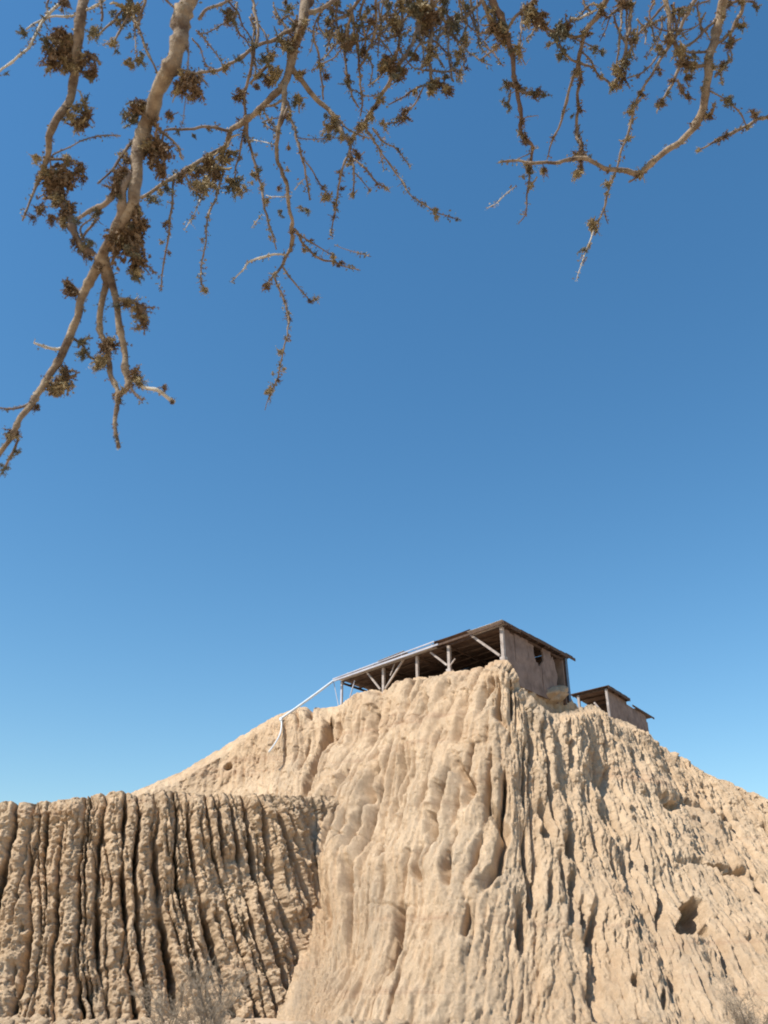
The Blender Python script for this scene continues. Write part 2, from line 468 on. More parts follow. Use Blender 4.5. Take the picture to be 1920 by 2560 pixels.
main_strokes2 = [([(790, 2143), (870, 2138), (930, 2140), (1010, 2132)], 5, 0.14), ([(930, 2296), (1010, 2294), (1080, 2290)], 5, 0.14),
                  ([(1690, 1985), (1760, 2020), (1860, 2050)], 9, 0.4),
                 ([(1690, 2150), (1760, 2155), (1860, 2175), (1920, 2200)], 9, 0.4)]

def main_disp(P, A, H, t):
    PX, PY = project(P)
    wob = fbm(P, 0.45, 3, 11) * 14
    wx = PX + wob; wy = PY + fbm(P, 0.45, 3, 31) * 10
    # smoother left slope behind the wall, rough right flank
    left = 1 - sstep(PX, 640, 800)
    right = sstep(PX, 1380, 1650)
    low = sstep(-P[..., 2], -7.0, -2.0)
    A0 = A; kk = np.interp(A / A.max(), [0.30, 0.45, 0.60, 0.85], [0.0, 0.05, 0.0, -0.06])
    A = A + (H - H[0])[:, None] * kk + 0.08 * fbm(P * np.array([1, 0.4, 0.3]), 1.4, 3, 131) + 0.03 * fbm(P * np.array([1, 0.6, 0.5]), 5.0, 2, 137)
    big = slots(A, H, 3.4, 5, 0.4, 12, 8, p=1.6)
    g1 = slots(A, H, 1.15, 11, 0.85, 7.0, 3.2, p=4.0, dbias=0.38, dmin=0.0)
    g2 = slots(A, H, 0.55, 23, 1.0, 4.4, 2.0, p=3.4, dbias=0.30, dmin=0.0)
    g3 = slots(A, H, 0.27, 29, 1.0, 3.0, 1.4, p=2.2, dbias=0.30, dmin=0)
    patch = 0.6 + 0.75 * np.clip(fbm(P, 0.28, 2, 71) * 1.6, -0.6, 1)
    bulge = np.exp(-((PX - 870) / 95) ** 2) * sstep(PY, 1830, 2070) * (1 - sstep(PY, 2150, 2430)) * 2.2
    flank = sstep(PX, 700, 820) * (1 - sstep(PX, 1180, 1420))
    g4 = slots(A, H, 0.90, 37, 0.8, 7.0, 2.0, p=5.0, dbias=0.25, dmin=0.0)
    fl = 1 + 0.65 * flank
    Hm = np.repeat(H[:, None], A.shape[1], 1)
    Q = np.stack([A, Hm * (0.42 - 0.16 * flank), 0.3 * P[..., 2]], -1)      # noise drawn out down the slope
    bulge += 1.7 * np.exp(-((PX - 1070) / 160) ** 2) * np.sin(np.pi * np.clip(t, 0, 1)) ** 0.8
    calm = 1 - 0.45 * sstep(PX, 1250, 1500)
    d = bulge + g4 * 1.15 * (1 - left) * fl * (1 - 0.65 * low) + big * 0.6 * (1 - 0.5 * left) + g1 * 0.60 * fl * calm * patch * (1 - 0.6 * left) * (1 - 0.65 * low) + g2 * 0.26 * fl * calm * patch * (1 - 0.3 * left) * (1 - 0.55 * low) + g3 * 0.12
    d += 0.55 * fbm(P, 0.22, 3, 3) + 0.13 * fbm(Q, 0.9, 4, 9) * (1 + 0.4 * right)
    rid = 1 - np.abs(fbm(Q, 2.1, 4, 21)) * 2.2
    d += 0.10 * rid * (1 + 0.4 * low + 0.5 * right) + 0.07 * fbm(Q, 6.5, 4, 41) + 0.05 * fbm(P, 8.0, 3, 43)
    # crumbled patches: shallow steps with sharp lips
    cr = fbm(Q, 1.1, 3, 91)
    d -= 0.10 * sstep(cr, 0.10, 0.15) + 0.07 * sstep(fbm(Q, 1.9, 3, 97), 0.12, 0.16)
    for pts, w, dep in main_strokes: d += stroke(wx, wy, pts, w * 1.2, dep * (1.55 if pts[0][0] < 1250 else 1.0))
    for pts, w, dep in main_strokes2: d += stroke(PX + wob * 0.3, wy, pts, w, dep)
    ROUGH[0] = 1.1 * fbm(P, 1.5, 3, 87)
    for x, y, rx, ry, dep in main_dents: d += dent(PX + wob * 0.35, PY + wob * 0.2, x, y, rx, ry, dep)
    top = sstep(t, 0.0, 0.05)
    d *= 0.35 + 0.65 * top
    ex = 0.16 * fbm(P, 1.5, 3, 55) * (1 - sstep(t, 0, 0.06))
    return d, ex

earth('hill', main_crest, main_base, wts, 1240, 600,
      lambda t, cx: (lambda w: 0.08 * sstep(t, 0.0, 0.06) + (0.38 + 0.22 * w) * t + (0.54 - 0.22 * w) * t ** 3)(0.55 + 0.45 * (1 - sstep(cx, 860, 1040))), main_disp)

# --- the fluted wall of earth on the left, coming forward towards the viewer
wall_crest = [atY(-700, 1960, 37), atY(-300, 1995, 38.6), atY(0, 2004, 39.4), atY(70, 2002, 39.6), atY(150, 1999, 39.8), atY(230, 1988, 40.0),
              atY(300, 1976, 40.3), atY(340, 1984, 40.5), atY(420, 1976, 40.9), atY(500, 1984, 41.3), atY(580, 1982, 41.8), atY(660, 1986, 42.4),
              atY(730, 1988, 43.3), atY(780, 1988, 44.8), atY(830, 1990, 46.5), atY(870, 1992, 48.5)]
nrm_w = np.array([0.27, -0.96]); aln_w = np.array([0.96, 0.27])
wall_base = []
for i, c in enumerate(wall_crest):
    f = i / (len(wall_crest) - 1)
    out = 3.0 - 0.3 * f; sh = 0.0 + 1.3 * min(1, max(0, (f - 0.1) * 1.5))
    if f > 0.8: sh *= 0.8
    q = c[:2] + nrm_w * out + aln_w * sh
    wall_base.append(np.array([q[0], q[1], -0.9]))
wwts = []
for i in range(len(wall_crest) - 1):
    w = np.linalg.norm(wall_crest[i + 1] - wall_crest[i])
    wwts.append(w * (0.35 if i < 1 else 1))

wall_flat = [(585, 2200, 55, 75)]
def wall_disp(P, A, H, t):
    PX, PY = project(P)
    flat = 0
    for x, y, rx, ry in wall_flat:
        flat = np.maximum(flat, np.clip(1.4 - ((PX - x) / rx) ** 2 - ((PY - y) / ry) ** 2, 0, 1))
    A = A - (H - H[0])[:, None] * (0.06 + 0.28 * sstep(A, A.max() * 0.45, A.max())) + 0.12 * fbm(P, 1.5, 3, 141) + 0.04 * fbm(P, 5.0, 2, 143)
    g1 = slots(A, H, 0.62, 31, 1.25, 5.5, 2.2, p=4.6, dbias=0.72, dmin=0.0, jit=1.5)
    g2 = slots(A, H, 0.42, 47, 1.6, 3.0, 1.5, p=3.8, dbias=0.35, dmin=0, jit=1.3)
    g3 = slots(A, H, 0.22, 49, 1.4, 1.0, 0.8, p=1.7, dbias=0.3)
    grow = 0.45 + 0.55 * sstep(t, 0.0, 0.35)
    Q = np.stack([A, np.repeat(H[:, None], A.shape[1], 1) * 0.55, 0.3 * P[..., 2]], -1)
    d = 0.16 * (1 - 2.2 * np.abs(fbm(Q, 2.2, 4, 61))) + 0.07 * fbm(Q, 8.0, 4, 63) - 0.12 * sstep(fbm(Q, 1.6, 3, 97), 0.10, 0.14) + 0.45 * slots(A, H, 2.3, 35, 0.8, 7, 6, p=1.8) + g1 * 1.5 * grow * (1 - 0.85 * flat) + g2 * 0.5 * (1 - 0.8 * flat) + g3 * 0.09
    d += 0.35 * fbm(P, 0.35, 3, 3) + 0.26 * fbm(P, 1.1, 4, 9) * (1 - 0.5 * flat) + 0.13 * np.abs(fbm(P, 3.3, 4, 21)) + 0.045 * fbm(P, 9.0, 3, 41)
    d += np.clip(fbm(P, 2.0, 3, 77) - 0.1, 0, 1) * 0.28
    d -= flat * 0.35
    d *= 0.55 + 0.45 * sstep(t, 0, 0.05)
    ex = 0.14 * fbm(P, 1.8, 3, 55) * (1 - sstep(t, 0, 0.08))
    return d, ex

earth('cliff', wall_crest, wall_base, wwts, 700, 460,
      lambda t, cx: 0.10 * sstep(t, 0.0, 0.06) + 0.60 * t + 0.30 * t ** 3.5, wall_disp, back=9.0, rise=-0.02, nb=24)

# --- the shaded bank that carries the end wall of the big shelter
kc = [atY(1262, 1660, 48.6), atY(1290, 1672, 49.6), atY(1320, 1690, 50.8), atY(1360, 1706, 52.4), atY(1390, 1716, 53.8), atY(1412, 1726, 54.8), atY(1432, 1752, 56), atY(1452, 1778, 57)]
kb = [np.array([c[0] + 0.4, c[1] - 0.3, c[2] - 5.5]) for c in kc]
kw = [np.linalg.norm(kc[i + 1] - kc[i]) for i in range(len(kc) - 1)]
def bank_disp(P, A, H, t):
    PX, PY = project(P)
    d = 0.30 * slots(A, H, 0.9, 61, 1.0, 2.5, 2.0) + 0.3 * fbm(P, 0.9, 4, 5) + 0.12 * np.abs(fbm(P, 3, 3, 8))
    q = ((PX - 1382) / 24) ** 2 + ((PY - 1738) / 22) ** 2
    d += 0.75 * np.clip(1 - q + 0.8 * fbm(P, 1.6, 3, 25), 0, 1) ** 0.5 * (1 + 0.8 * fbm(P, 2.2, 3, 15))
    return d, 0.1 * fbm(P, 2, 3, 5)
earth('bank', kc, kb, kw, 150, 130, lambda t, cx: t, bank_disp, back=6.0, rise=0.0, nb=20)

# --- ground sheet to the horizon
def ground():
    xs = np.concatenate([[-3000, -900, -250, -90], np.linspace(-50, 50, 240), [90, 250, 900, 3000]])
    ys = np.concatenate([[-3000, -600, -100, -30], np.linspace(-12, 48, 170), [70, 150, 500, 1500, 4500]])
    X, Y = np.meshgrid(xs, ys)
    P = np.stack([X, Y, np.zeros_like(X)], -1)
    Z = 0.10 * fbm(P, 0.25, 3, 3) + 0.05 * fbm(P, 1.1, 3, 13)
    Z *= (np.abs(X) < 80) & (np.abs(Y) < 80)
    Z -= 0.25 * sstep(Y, 20, 30) * (np.abs(X) < 60) * (Y < 60)
    P[..., 2] = Z
    me = mesh_np('ground', P.reshape(-1, 3), grid_faces(*X.shape), M_sand)
    o = bpy.data.objects.new('ground', me); link(o); o['kind'] = 'structure'
ground()

# ---------------------------------------------------------------- fallen clods at the foot
def rubble():
    rs = np.random.RandomState(3)
    import bmesh
    bm = bmesh.new(); bmesh.ops.create_icosphere(bm, subdivisions=2, radius=1.0)
    V0 = np.array([v.co[:] for v in bm.verts]); F0 = np.array([[v.index for v in f.verts] for f in bm.faces]); bm.free()
    Vs, Fs, n = [], [], 0
    for k in range(1500):
        px = rs.uniform(-60, 2000)
        Y = rs.uniform(29.5, 34.5) if px > 640 else rs.uniform(29, 37.0)
        x = (px - 960) / FPX * Y / 1.15
        s = 0.04 + 0.24 * rs.rand() ** 4
        V = V0 * np.array([1, rs.uniform(0.7, 1.1), rs.uniform(0.55, 0.9)]) * s
        V = V * (1 + 0.7 * noise3(V0[:, 0] * 1.7 + k * 3.1, V0[:, 1] * 1.7, V0[:, 2] * 1.7))[:, None]
        a = rs.rand() * 6.28; c, s_ = math.cos(a), math.sin(a)
        V = V @ np.array([[c, s_, 0], [-s_, c, 0], [0, 0, 1]])
        V += np.array([x, Y, -0.22 + s * 0.2])
        Vs.append(V); Fs.append(F0 + n); n += len(V)
    me = mesh_np('rubble', np.vstack(Vs), np.vstack(Fs), M_earth)
    o = bpy.data.objects.new('rubble', me); link(o); o['kind'] = 'stuff'
    o['label'] = 'loose sandy clods and broken adobe along the foot of the mound'; o['category'] = 'rubble'
rubble()

# ---------------------------------------------------------------- the big shelter
def unit(v): v = np.array(v, float); return v / np.linalg.norm(v)
HZ = 18.0 + EYE
P0 = atZ(1255, 1562, HZ); P1 = atZ(850, 1702, HZ); P2 = atZ(1414, 1645, HZ)
ux = unit((P1 - P0) * [1, 1, 0]); LX = np.linalg.norm((P1 - P0)[:2])
uy = unit((P2 - P0) * [1, 1, 0]); LY = np.linalg.norm((P2 - P0)[:2])
Z3 = np.array([0, 0, 1.0])

def sheet_mesh(O, ax, ay, la, lb, thick, waves, amp, sag=0.0):
    """a corrugated sheet: la along ax (the ribs run along it), lb across along ay"""
    mb = MB()
    n = waves * 4 + 1
    V = []; 
    for side in (0, 1):
        for i in range(5):
            for j in range(n):
                u, v = i / 4, j / (n - 1)
                z = amp * math.sin(2 * math.pi * waves * v) + (thick if side else 0) + sag * math.sin(math.pi * u)
                V.append(O + ax * la * u + ay * lb * v + Z3 * z)
    V = np.array(V); m = 5 * n
    F = []
    for i in range(4):
        for j in range(n - 1):
            a = i * n + j
            F.append((a, a + 1, a + n + 1, a + n)); F.append((m + a, m + a + n, m + a + n + 1, m + a + 1))
    for i in range(4):
        for j in (0, n - 1):
            a = i * n + j; F.append((a, a + n, m + a + n, m + a))
    for j in range(n - 1):
        for i in (0, 4):
            a = i * n + j; F.append((a, a + 1, m + a + 1, m + a))
    mb.add(V, F)
    return mb

sh = empty('shelter', tuple(P0 * [1, 1, 0] + [0, 0, 17.0]), 'long open-sided shelter with a dark tin roof on white posts, highest on the mound', 'shelter')
rs = random.Random(5)
# corrugated sheets: rows across the depth, ribs along the long side
cols = [(-0.30, 2.55, 0.10, M_tinlight), (2.35, 5.55, 0.20, M_tin), (5.40, 8.4, 0.03, M_tinlight), (8.25, 11.2, 0.02, M_tinlight), (11.05, 13.6, 0.0, M_tinlight), (13.45, LX + 0.15, -0.02, M_tinlight)]
for ci, (a0, a1, dz, mfront) in enumerate(cols):
    k = 0; b = -0.42
    while b < LY + 0.3:
        w = min(0.95, LY + 0.45 - b)
        O = P0 + ux * (a0 + rs.uniform(-0.06, 0.06)) + uy * b + Z3 * (dz + 0.02 * (k % 2) + rs.uniform(0, 0.03) + 0.02 * ci)
        m = mfront if k == 0 else M_tin
        mb = sheet_mesh(O, ux + Z3 * rs.uniform(-0.008, 0.008), unit(uy + Z3 * rs.uniform(-0.01, 0.01)), a1 - a0, w, 0.012, 6, 0.022, rs.uniform(-0.04, 0))
        mb.build('roof_sheet', m, sh, True)
        b += 0.88; k += 1
# purlins along the length, rafters across
for k in range(9):
    mb = MB(); b = 0.1 + k * (LY - 0.2) / 8
    mb.prism(P0 + uy * b - Z3 * 0.09 - ux * 0.2, P0 + uy * b - Z3 * 0.09 + ux * LX, 0.08, 0.10)
    mb.build('purlin', M_wood, sh)
edge = lambda px: float((on_plane(px, 1640, P0, P1) - P0)[:2] @ ux[:2])
post_px = [(1254, 1566, 1662, 0.20), (1122, 1612, 1690, 0.19), (1043, 1642, 1702, 0.17), (959, 1664, 1730, 0.17), (855, 1704, 1768, 0.14)]
for px, y0, y1, w in post_px:
    T = on_plane(px, y0, P0, P1); Bp = on_plane(px, y1, P0, P1)
    T[2] = HZ - 0.15; Bp[2] -= 0.6; Bp[:2] = T[:2]
    mb = MB(); mb.prism(Bp, T, w, w, up=uy); mb.build('post', M_white if px > 900 else M_lilac, sh)
    mb = MB(); mb.prism(T - Z3 * 0.06, T + uy * LY - Z3 * 0.06, 0.09, 0.14); mb.build('rafter', M_wood, sh)
    if px in (1254, 1122):
        c = on_plane(px, 1652 if px == 1254 else 1681, P0, P1); c[:2] = T[:2]
        mb = MB(); mb.prism(c - Z3 * 0.75, c + Z3 * 0.18, 0.34, 0.34, up=uy); mb.build('footing', M_white, sh)
# far row of posts on the back edge
for a in (0.1, 4.0, 8.0, 12.0):
    q = P0 + ux * a + uy * (LY - 0.1)
    mb = MB(); mb.prism(q - Z3 * 3.0, q - Z3 * 0.15, 0.14); mb.build('post', M_wood, sh)
def brace(x0, y0, x1, y1, w=0.11, off=-0.10, m=M_white):
    a = on_plane(x0, y0, P0, P1) + uy * off; b = on_plane(x1, y1, P0, P1) + uy * off
    mb = MB(); mb.prism(a, b, w, w); mb.build('brace', m, sh)
brace(1178, 1588, 1252, 1640, 0.13); brace(1079, 1632, 1120, 1664); brace(920, 1682, 953, 1724, 0.10)
brace(1011, 1650, 966, 1722, 0.11); brace(989, 1660, 978, 1690, 0.06); brace(889, 1702, 877, 1744, 0.06, m=M_lilac); brace(1140, 1648, 1128, 1664, 0.07)
mb = MB(); O = P0 + ux * 5.42; mb.prism(O - uy * 0.40 + Z3 * 0.09, O + uy * (LY + 0.3) + Z3 * 0.09, 0.05, 0.30); mb.build('step_gap_filler', M_wood, sh)  # dark filler added to block sky showing through the step between sheets
# pale rails of the front eave (the left two thirds)
for y_off, e0, e1, dz, w in ((0, 5.0, LX + 0.2, -0.06, 0.11), (0, 5.3, LX + 0.25, 0.20, 0.07)):
    mb = MB(); O = P0 - uy * (0.52 if dz > 0 else 0.47)
    mb.prism(O + ux * e0 + Z3 * dz, O + ux * e1 + Z3 * (dz if dz < 0 else 0.06), w, w); mb.build('eave_rail', M_lilac, sh)
mb = MB(); mb.prism(P0 - uy * 0.40 - ux * 0.3 - Z3 * 0.07, P0 - uy * 0.40 + ux * 5.6 - Z3 * 0.07, 0.08, 0.13); mb.build('eave_rail', M_wood, sh)
mb = sheet_mesh(P0 + ux * 8.1 - uy * 0.6 + Z3 * 0.26, ux - Z3 * 0.03, unit(uy), 2.6, 0.7, 0.012, 5, 0.02); mb.build('roof_sheet', M_tinlight, sh, True)
for a in np.arange(5.6, LX, 1.4):
    mb = MB(); O = P0 - uy * 0.47 + ux * a; mb.prism(O - Z3 * 0.08, O + Z3 * 0.2, 0.05); mb.build('spacer', M_lilac, sh)
# layered boards of the gable-end eave, a little ragged
for k in range(9):
    a0, a1 = k * LY / 8 - 0.5, (k + 1) * LY / 8 - 0.4
    mb = MB(); O = P0 - ux * (0.34 + rs.uniform(0, 0.12)) + Z3 * rs.uniform(-0.04, 0.04)
    mb.prism(O + uy * a0 - Z3 * 0.06, O + uy * a1 - Z3 * 0.08, 0.05, rs.uniform(0.16, 0.26)); mb.build('fascia_board', M_wood, sh)
for k in range(7):
    mb = MB(); O = P0 + uy * (k * 1.25 + rs.uniform(0, 0.4)) + Z3 * -0.1
    mb.prism(O + ux * 0.3, O - ux * rs.uniform(0.38, 0.6), 0.07, 0.07); mb.build('rafter_end', M_wood, sh)

def wall_panel(O, ax, nrm, x0, x1, z0, z1, thick, hole=None, topcut=None, seed=0, nx=26, nz=40):
    """upright panel with thickness, optional oval hole, ragged right top"""
    xs = np.linspace(x0, x1, nx); zs = np.linspace(z0, z1, nz)
    keep = np.ones((nx - 1, nz - 1), bool)
    for i in range(nx - 1):
        for j in range(nz - 1):
            cx, cz = (xs[i] + xs[i + 1]) / 2, (zs[j] + zs[j + 1]) / 2
            if hole:
                hx, hz, rx, rz = hole
                q = ((cx - hx) / rx) ** 2 + ((cz - hz) / rz) ** 2 + 0.25 * float(noise3(cx * 5 + seed, cz * 5, 0.5))
                if q < 1: keep[i, j] = False
            if topcut and topcut(cx, cz): keep[i, j] = False
    V = []; 
    for side in (0, 1):
        for i in range(nx):
            for j in range(nz):
                e = 0.03 * float(noise3(xs[i] * 1.2, zs[j] * 1.2, seed + side))
                V.append(O + ax * xs[i] + Z3 * zs[j] + nrm * (e if side == 0 else e - thick))
    m = nx * nz; F = []
    id_ = lambda i, j, s: s * m + i * nz + j
    for i in range(nx - 1):
        for j in range(nz - 1):
            if not keep[i, j]: continue
            F.append((id_(i, j, 0), id_(i + 1, j, 0), id_(i + 1, j + 1, 0), id_(i, j + 1, 0)))
            F.append((id_(i, j, 1), id_(i, j + 1, 1), id_(i + 1, j + 1, 1), id_(i + 1, j, 1)))
            for di, dj, e in ((-1, 0, ((i, j), (i, j + 1))), (1, 0, ((i + 1, j + 1), (i + 1, j))), (0, -1, ((i + 1, j), (i, j))), (0, 1, ((i, j + 1), (i + 1, j + 1)))):
                a, b = i + di, j + dj
                if a < 0 or b < 0 or a >= nx - 1 or b >= nz - 1 or not keep[a, b]:
                    p, q = e
                    F.append((id_(*p, 0), id_(*p, 1), id_(*q, 1), id_(*q, 0)))
    mb = MB(); mb.add(V, F); return mb

n_end = -ux
def along_end(px, py): 
    q = on_plane(px, py, P0, P2); return float((q - P0)[:2] @ uy[:2]), q[2] - HZ
hx, hz = along_end(1344, 1634)
hole = (hx + 0.1, hz + 0.1, 0.62, 0.85)
xr, _ = along_end(1393, 1670)
bounds = [0.10, 1.35, 2.95, 4.55, xr - 0.75, xr]
for k in range(5):
    x0, x1 = bounds[k] + 0.012, bounds[k + 1] - 0.012
    cut = None
    if k == 4: cut = lambda cx, cz, x1=x1: (cz > -0.62 - 0.2 * math.sin(cx * 9)) or cx > x1 - 0.05 - 0.22 * (0.5 + 0.5 * math.sin(cz * 5))
    wp = wall_panel(P0 + n_end * (0.015 * (k % 2)), uy, n_end, x0, x1, -3.4, -0.16, 0.14, hole if x0 < hx + 0.6 and x1 > hx - 0.6 else None, cut, seed=k)
    wp.build('wall_panel', M_plaster, sh)
bp = P0 + uy * (LY - 0.25) - ux * 0.15
mb = MB(); mb.prism(bp - Z3 * 3.0, bp - Z3 * 0.12, 0.13); o = mb.build('post', M_blue, sh); o['label'] = 'blue-grey corner post'
# plain rear wall that keeps the inside dark
wall_panel(P0 + uy * (LY - 0.4), ux, uy, 0.0, 12.5, -3.2, -0.10, 0.14, None, None, seed=9, nx=20, nz=8).build('rear_wall', M_plaster, sh)

# ---------------------------------------------------------------- the small shelter
sh2c = atZ(1515, 1719, HZ); q1 = atZ(1432, 1739, HZ); q2 = atZ(1570, 1749, HZ); q3 = atZ(1628, 1788, HZ)
vx = unit((q1 - sh2c) * [1, 1, 0]); L2x = np.linalg.norm((q1 - sh2c)[:2])
vy = unit((q3 - sh2c) * [1, 1, 0]); L2y = np.linalg.norm((q3 - sh2c)[:2])
s2 = empty('shelter', tuple(sh2c * [1, 1, 0] + [0, 0, 16.5]), 'small low shelter behind the ridge, with a stepped roof and grey end wall', 'shelter')
yb = float((q2 - sh2c)[:2] @ vy[:2])
for k in range(7):
    b = -0.3 + k * (yb + 0.3) / 7
    sheet_mesh(sh2c - vx * 0.35 + vy * b + Z3 * (0.03 + 0.02 * (k % 2)), vx, vy, L2x + 0.5, (yb + 0.3) / 7 + 0.08, 0.015, 4, 0.02).build('roof_sheet', M_tin, s2, True)
for k in range(5):
    b = yb - 0.2 + k * (L2y - yb + 0.4) / 5
    sheet_mesh(sh2c - vx * (0.1 if k > 1 else -0.3) + vy * b + Z3 * (-0.16 if k > 1 else -0.26), vx, vy, L2x + 0.2, (L2y - yb) / 5 + 0.14, 0.02, 4, 0.02).build('roof_sheet', M_wood if k > 1 else M_tinlight, s2, True)
for k in range(4):
    mb = MB(); b = 0.0 + k * yb / 3
    mb.prism(sh2c + vy * b - Z3 * 0.07 - vx * 0.3, sh2c + vy * b - Z3 * 0.07 + vx * L2x, 0.08, 0.12); mb.build('purlin', M_wood, s2)
mb = MB(); mb.prism(sh2c - Z3 * 2.9, sh2c - Z3 * 0.1, 0.16, up=vy); mb.build('post', M_white, s2)
c = on_plane(1447, 1750, sh2c, q1)
mb = MB(); mb.prism(np.array([c[0], c[1], HZ - 2.5]), np.array([c[0], c[1], HZ - 0.1]), 0.17, up=vy); mb.build('post', M_white, s2)
a = on_plane(1487, 1757, sh2c, q1) - vy * 0.1; b = on_plane(1519, 1796, sh2c, q1) - vy * 0.1
mb = MB(); mb.prism(a, b, 0.11); mb.build('brace', M_white, s2)
mb = MB(); mb.prism(sh2c - vx * 0.33 - vy * 0.3 - Z3 * 0.06, sh2c - vx * 0.33 + vy * yb - Z3 * 0.08, 0.05, 0.2); mb.build('fascia_board', M_wood, s2)
mb = MB(); mb.prism(sh2c - vx * 0.15 + vy * (yb + 0.9) - Z3 * 0.26, sh2c - vx * 0.15 + vy * (L2y + 0.2) - Z3 * 0.26, 0.05, 0.14); mb.build('fascia_board', M_wood, s2)
nb2 = [0.1, yb * 0.5, yb, yb + (L2y - yb) * 0.5, L2y - 1.2]
for k in range(4):
    wall_panel(sh2c - vx * 0.012 * (k % 2), vy, -vx, nb2[k] + 0.012, nb2[k + 1] - 0.012, -3.2, -0.14 if k < 2 else -0.34, 0.12, None,
               (lambda cx, cz: cz > -0.9 and (cx > L2y - 1.5)) if k == 3 else None, seed=20 + k, nx=14, nz=18).build('wall_panel', M_plaster, s2)
wall_panel(sh2c + vy * (yb - 0.2), vx, vy, 0.0, L2x - 0.2, -3.0, -0.15, 0.1, None, None, seed=30, nx=6, nz=6).build('rear_wall', M_wood, s2)

# ---------------------------------------------------------------- the white pipe
Pe = on_plane(836, 1700, P0, P1)
a = Pe; b = atY(702, 1797, 57.6)
pp = empty('drain_pipe', tuple(b), 'white plastic pipe sloping down from the roof end to the ridge', 'pipe')
def cr_chain(pts, sub=6):
    pts = np.asarray(pts, float)
    E = np.vstack([2 * pts[0] - pts[1], pts, 2 * pts[-1] - pts[-2]])
    out = []
    for i in range(len(pts) - 1):
        p0, p1, p2, p3 = E[i:i + 4]
        for k in range(sub):
            t = k / sub
            out.append(0.5 * ((2 * p1) + (-p0 + p2) * t + (2 * p0 - 5 * p1 + 4 * p2 - p3) * t * t + (-p0 + 3 * p1 - 3 * p2 + p3) * t ** 3))
    out.append(pts[-1]); return np.array(out)
mb = MB(); ch = np.array([a + (b - a) * f - Z3 * 0.03 * math.sin(math.pi * f) for f in np.linspace(0, 1, 16)])
mb.tube(ch, np.full(16, 0.085), 10); mb.build('pipe_run', M_pipe, pp, True)
lowp = cr_chain([b, atY(704, 1812, 57.0), atY(700, 1835, 56.2), atY(688, 1858, 55.2), atY(672, 1880, 54.3)], 5)
mb = MB(); mb.tube(lowp, np.full(len(lowp), 0.05), 8); mb.build('pipe_tail', M_pipe, pp, True)
mb = MB(); mb.tube(np.array([b + (a - b) * 0.02, b, lowp[2]]), np.array([0.11, 0.12, 0.10]), 10); mb.build('elbow', M_pipe, pp, True)
mb = MB(); mb.prism(Pe + uy * 0.05, Pe + ux * -0.6 + uy * 0.1 - Z3 * 0.02, 0.06); mb.build('bracket', M_lilac, pp)
for (x0, y0, x1, y1) in ((834, 1704, 846, 1752),):
    g = on_plane(x0, y0, P0, P1); h = on_plane(x1, y1 + 12, P0, P1)
    mb = MB(); mb.tube([g, h], [0.03, 0.03], 6); mb.build('stay', M_lilac, pp)

# ---------------------------------------------------------------- dry bushes
def bush(px, Y, zb, height, spread, n, seed, label):
    x = (px - 960) / FPX * Y / 1.14
    base = np.array([x, Y, zb])
    root = empty('dry_bush', tuple(base), label, 'bush', 'leafless bushes at the foot of the mound')
    r = random.Random(seed)
    tw = MB(); st = MB(); fine = MB()
    for s in range(9):
        ang = r.uniform(0, 6.28); lean = r.uniform(0.1, 0.9)
        p = base.copy(); d = unit([math.cos(ang) * lean * spread / height, math.sin(ang) * lean * spread / height, 1])
        chain = [p.copy()]
        L = height * r.uniform(0.7, 1.0)
        for k in range(6):
            d = unit(d + np.array([r.gauss(0, .16), r.gauss(0, .16), r.gauss(-0.02, .1)])); p = p + d * L / 6; chain.append(p.copy())
        st.tube(chain, np.linspace(0.018, 0.006, 7), 5)
        for q in range(n // 9):
            i = r.randint(1, 6); b0 = chain[i]
            dd = unit(d + np.array([r.gauss(0, .8), r.gauss(0, .8), r.gauss(0.1, .5)])); c = [b0]
            l = height * r.uniform(0.12, 0.38); pp_ = b0
            for k in range(4):
                dd = unit(dd + np.array([r.gauss(0, .25), r.gauss(0, .25), r.gauss(0, .2)])); pp_ = pp_ + dd * l / 4; c.append(pp_)
            tw.tube(c, np.linspace(0.0065, 0.0025, 5), 3, cap=False)
            for w in range(4):
                e = c[r.randint(1, 4)]; dv = unit([r.gauss(0, 1), r.gauss(0, 1), r.gauss(0.2, 1)])
                fine.tube([e, e + dv * 0.06, e + dv * 0.12 + np.array([0, 0, r.uniform(-.03, .03)])], [0.0035, 0.003, 0.0015], 3, cap=False)
    st.build('stem', M_bush, root, True)
    tw.build('twigs', M_bush, root, True)['kind'] = 'stuff'
    fine.build('fine_twigs', M_bush, root, True)['kind'] = 'stuff'
bush(540, 22.5, -0.1, 2.0, 2.3, 430, 4, 'grey leafless bush before the corner of fluted cliff and hill')
bush(425, 23.5, -0.1, 1.6, 1.4, 200, 14, 'sparse leafless bush just left of the larger grey bush')
bush(1850, 23.0, -0.1, 1.25, 1.8, 330, 8, 'low grey bush at the foot of the hill, far right')

# ---------------------------------------------------------------- the overhanging tree
# each bough: centre distance, main lines and twigs given as directions seen from the path, then placed in space
tr = random.Random(21)
tree = empty('tree', (1.9, -1.5, 0.0), 'nearly leafless thorn tree whose pale knotted boughs hang overhead', 'tree')

def depth_fn(D0, seed, amp=0.10, gx=0.0, gy=0.0):
    def f(px, py):
        return D0 * (1 + amp * float(noise3(px / 260 + seed, py / 260, seed * 1.3)) + gx * (px - 960) / 960 + gy * (py - 400) / 1000)
    return f

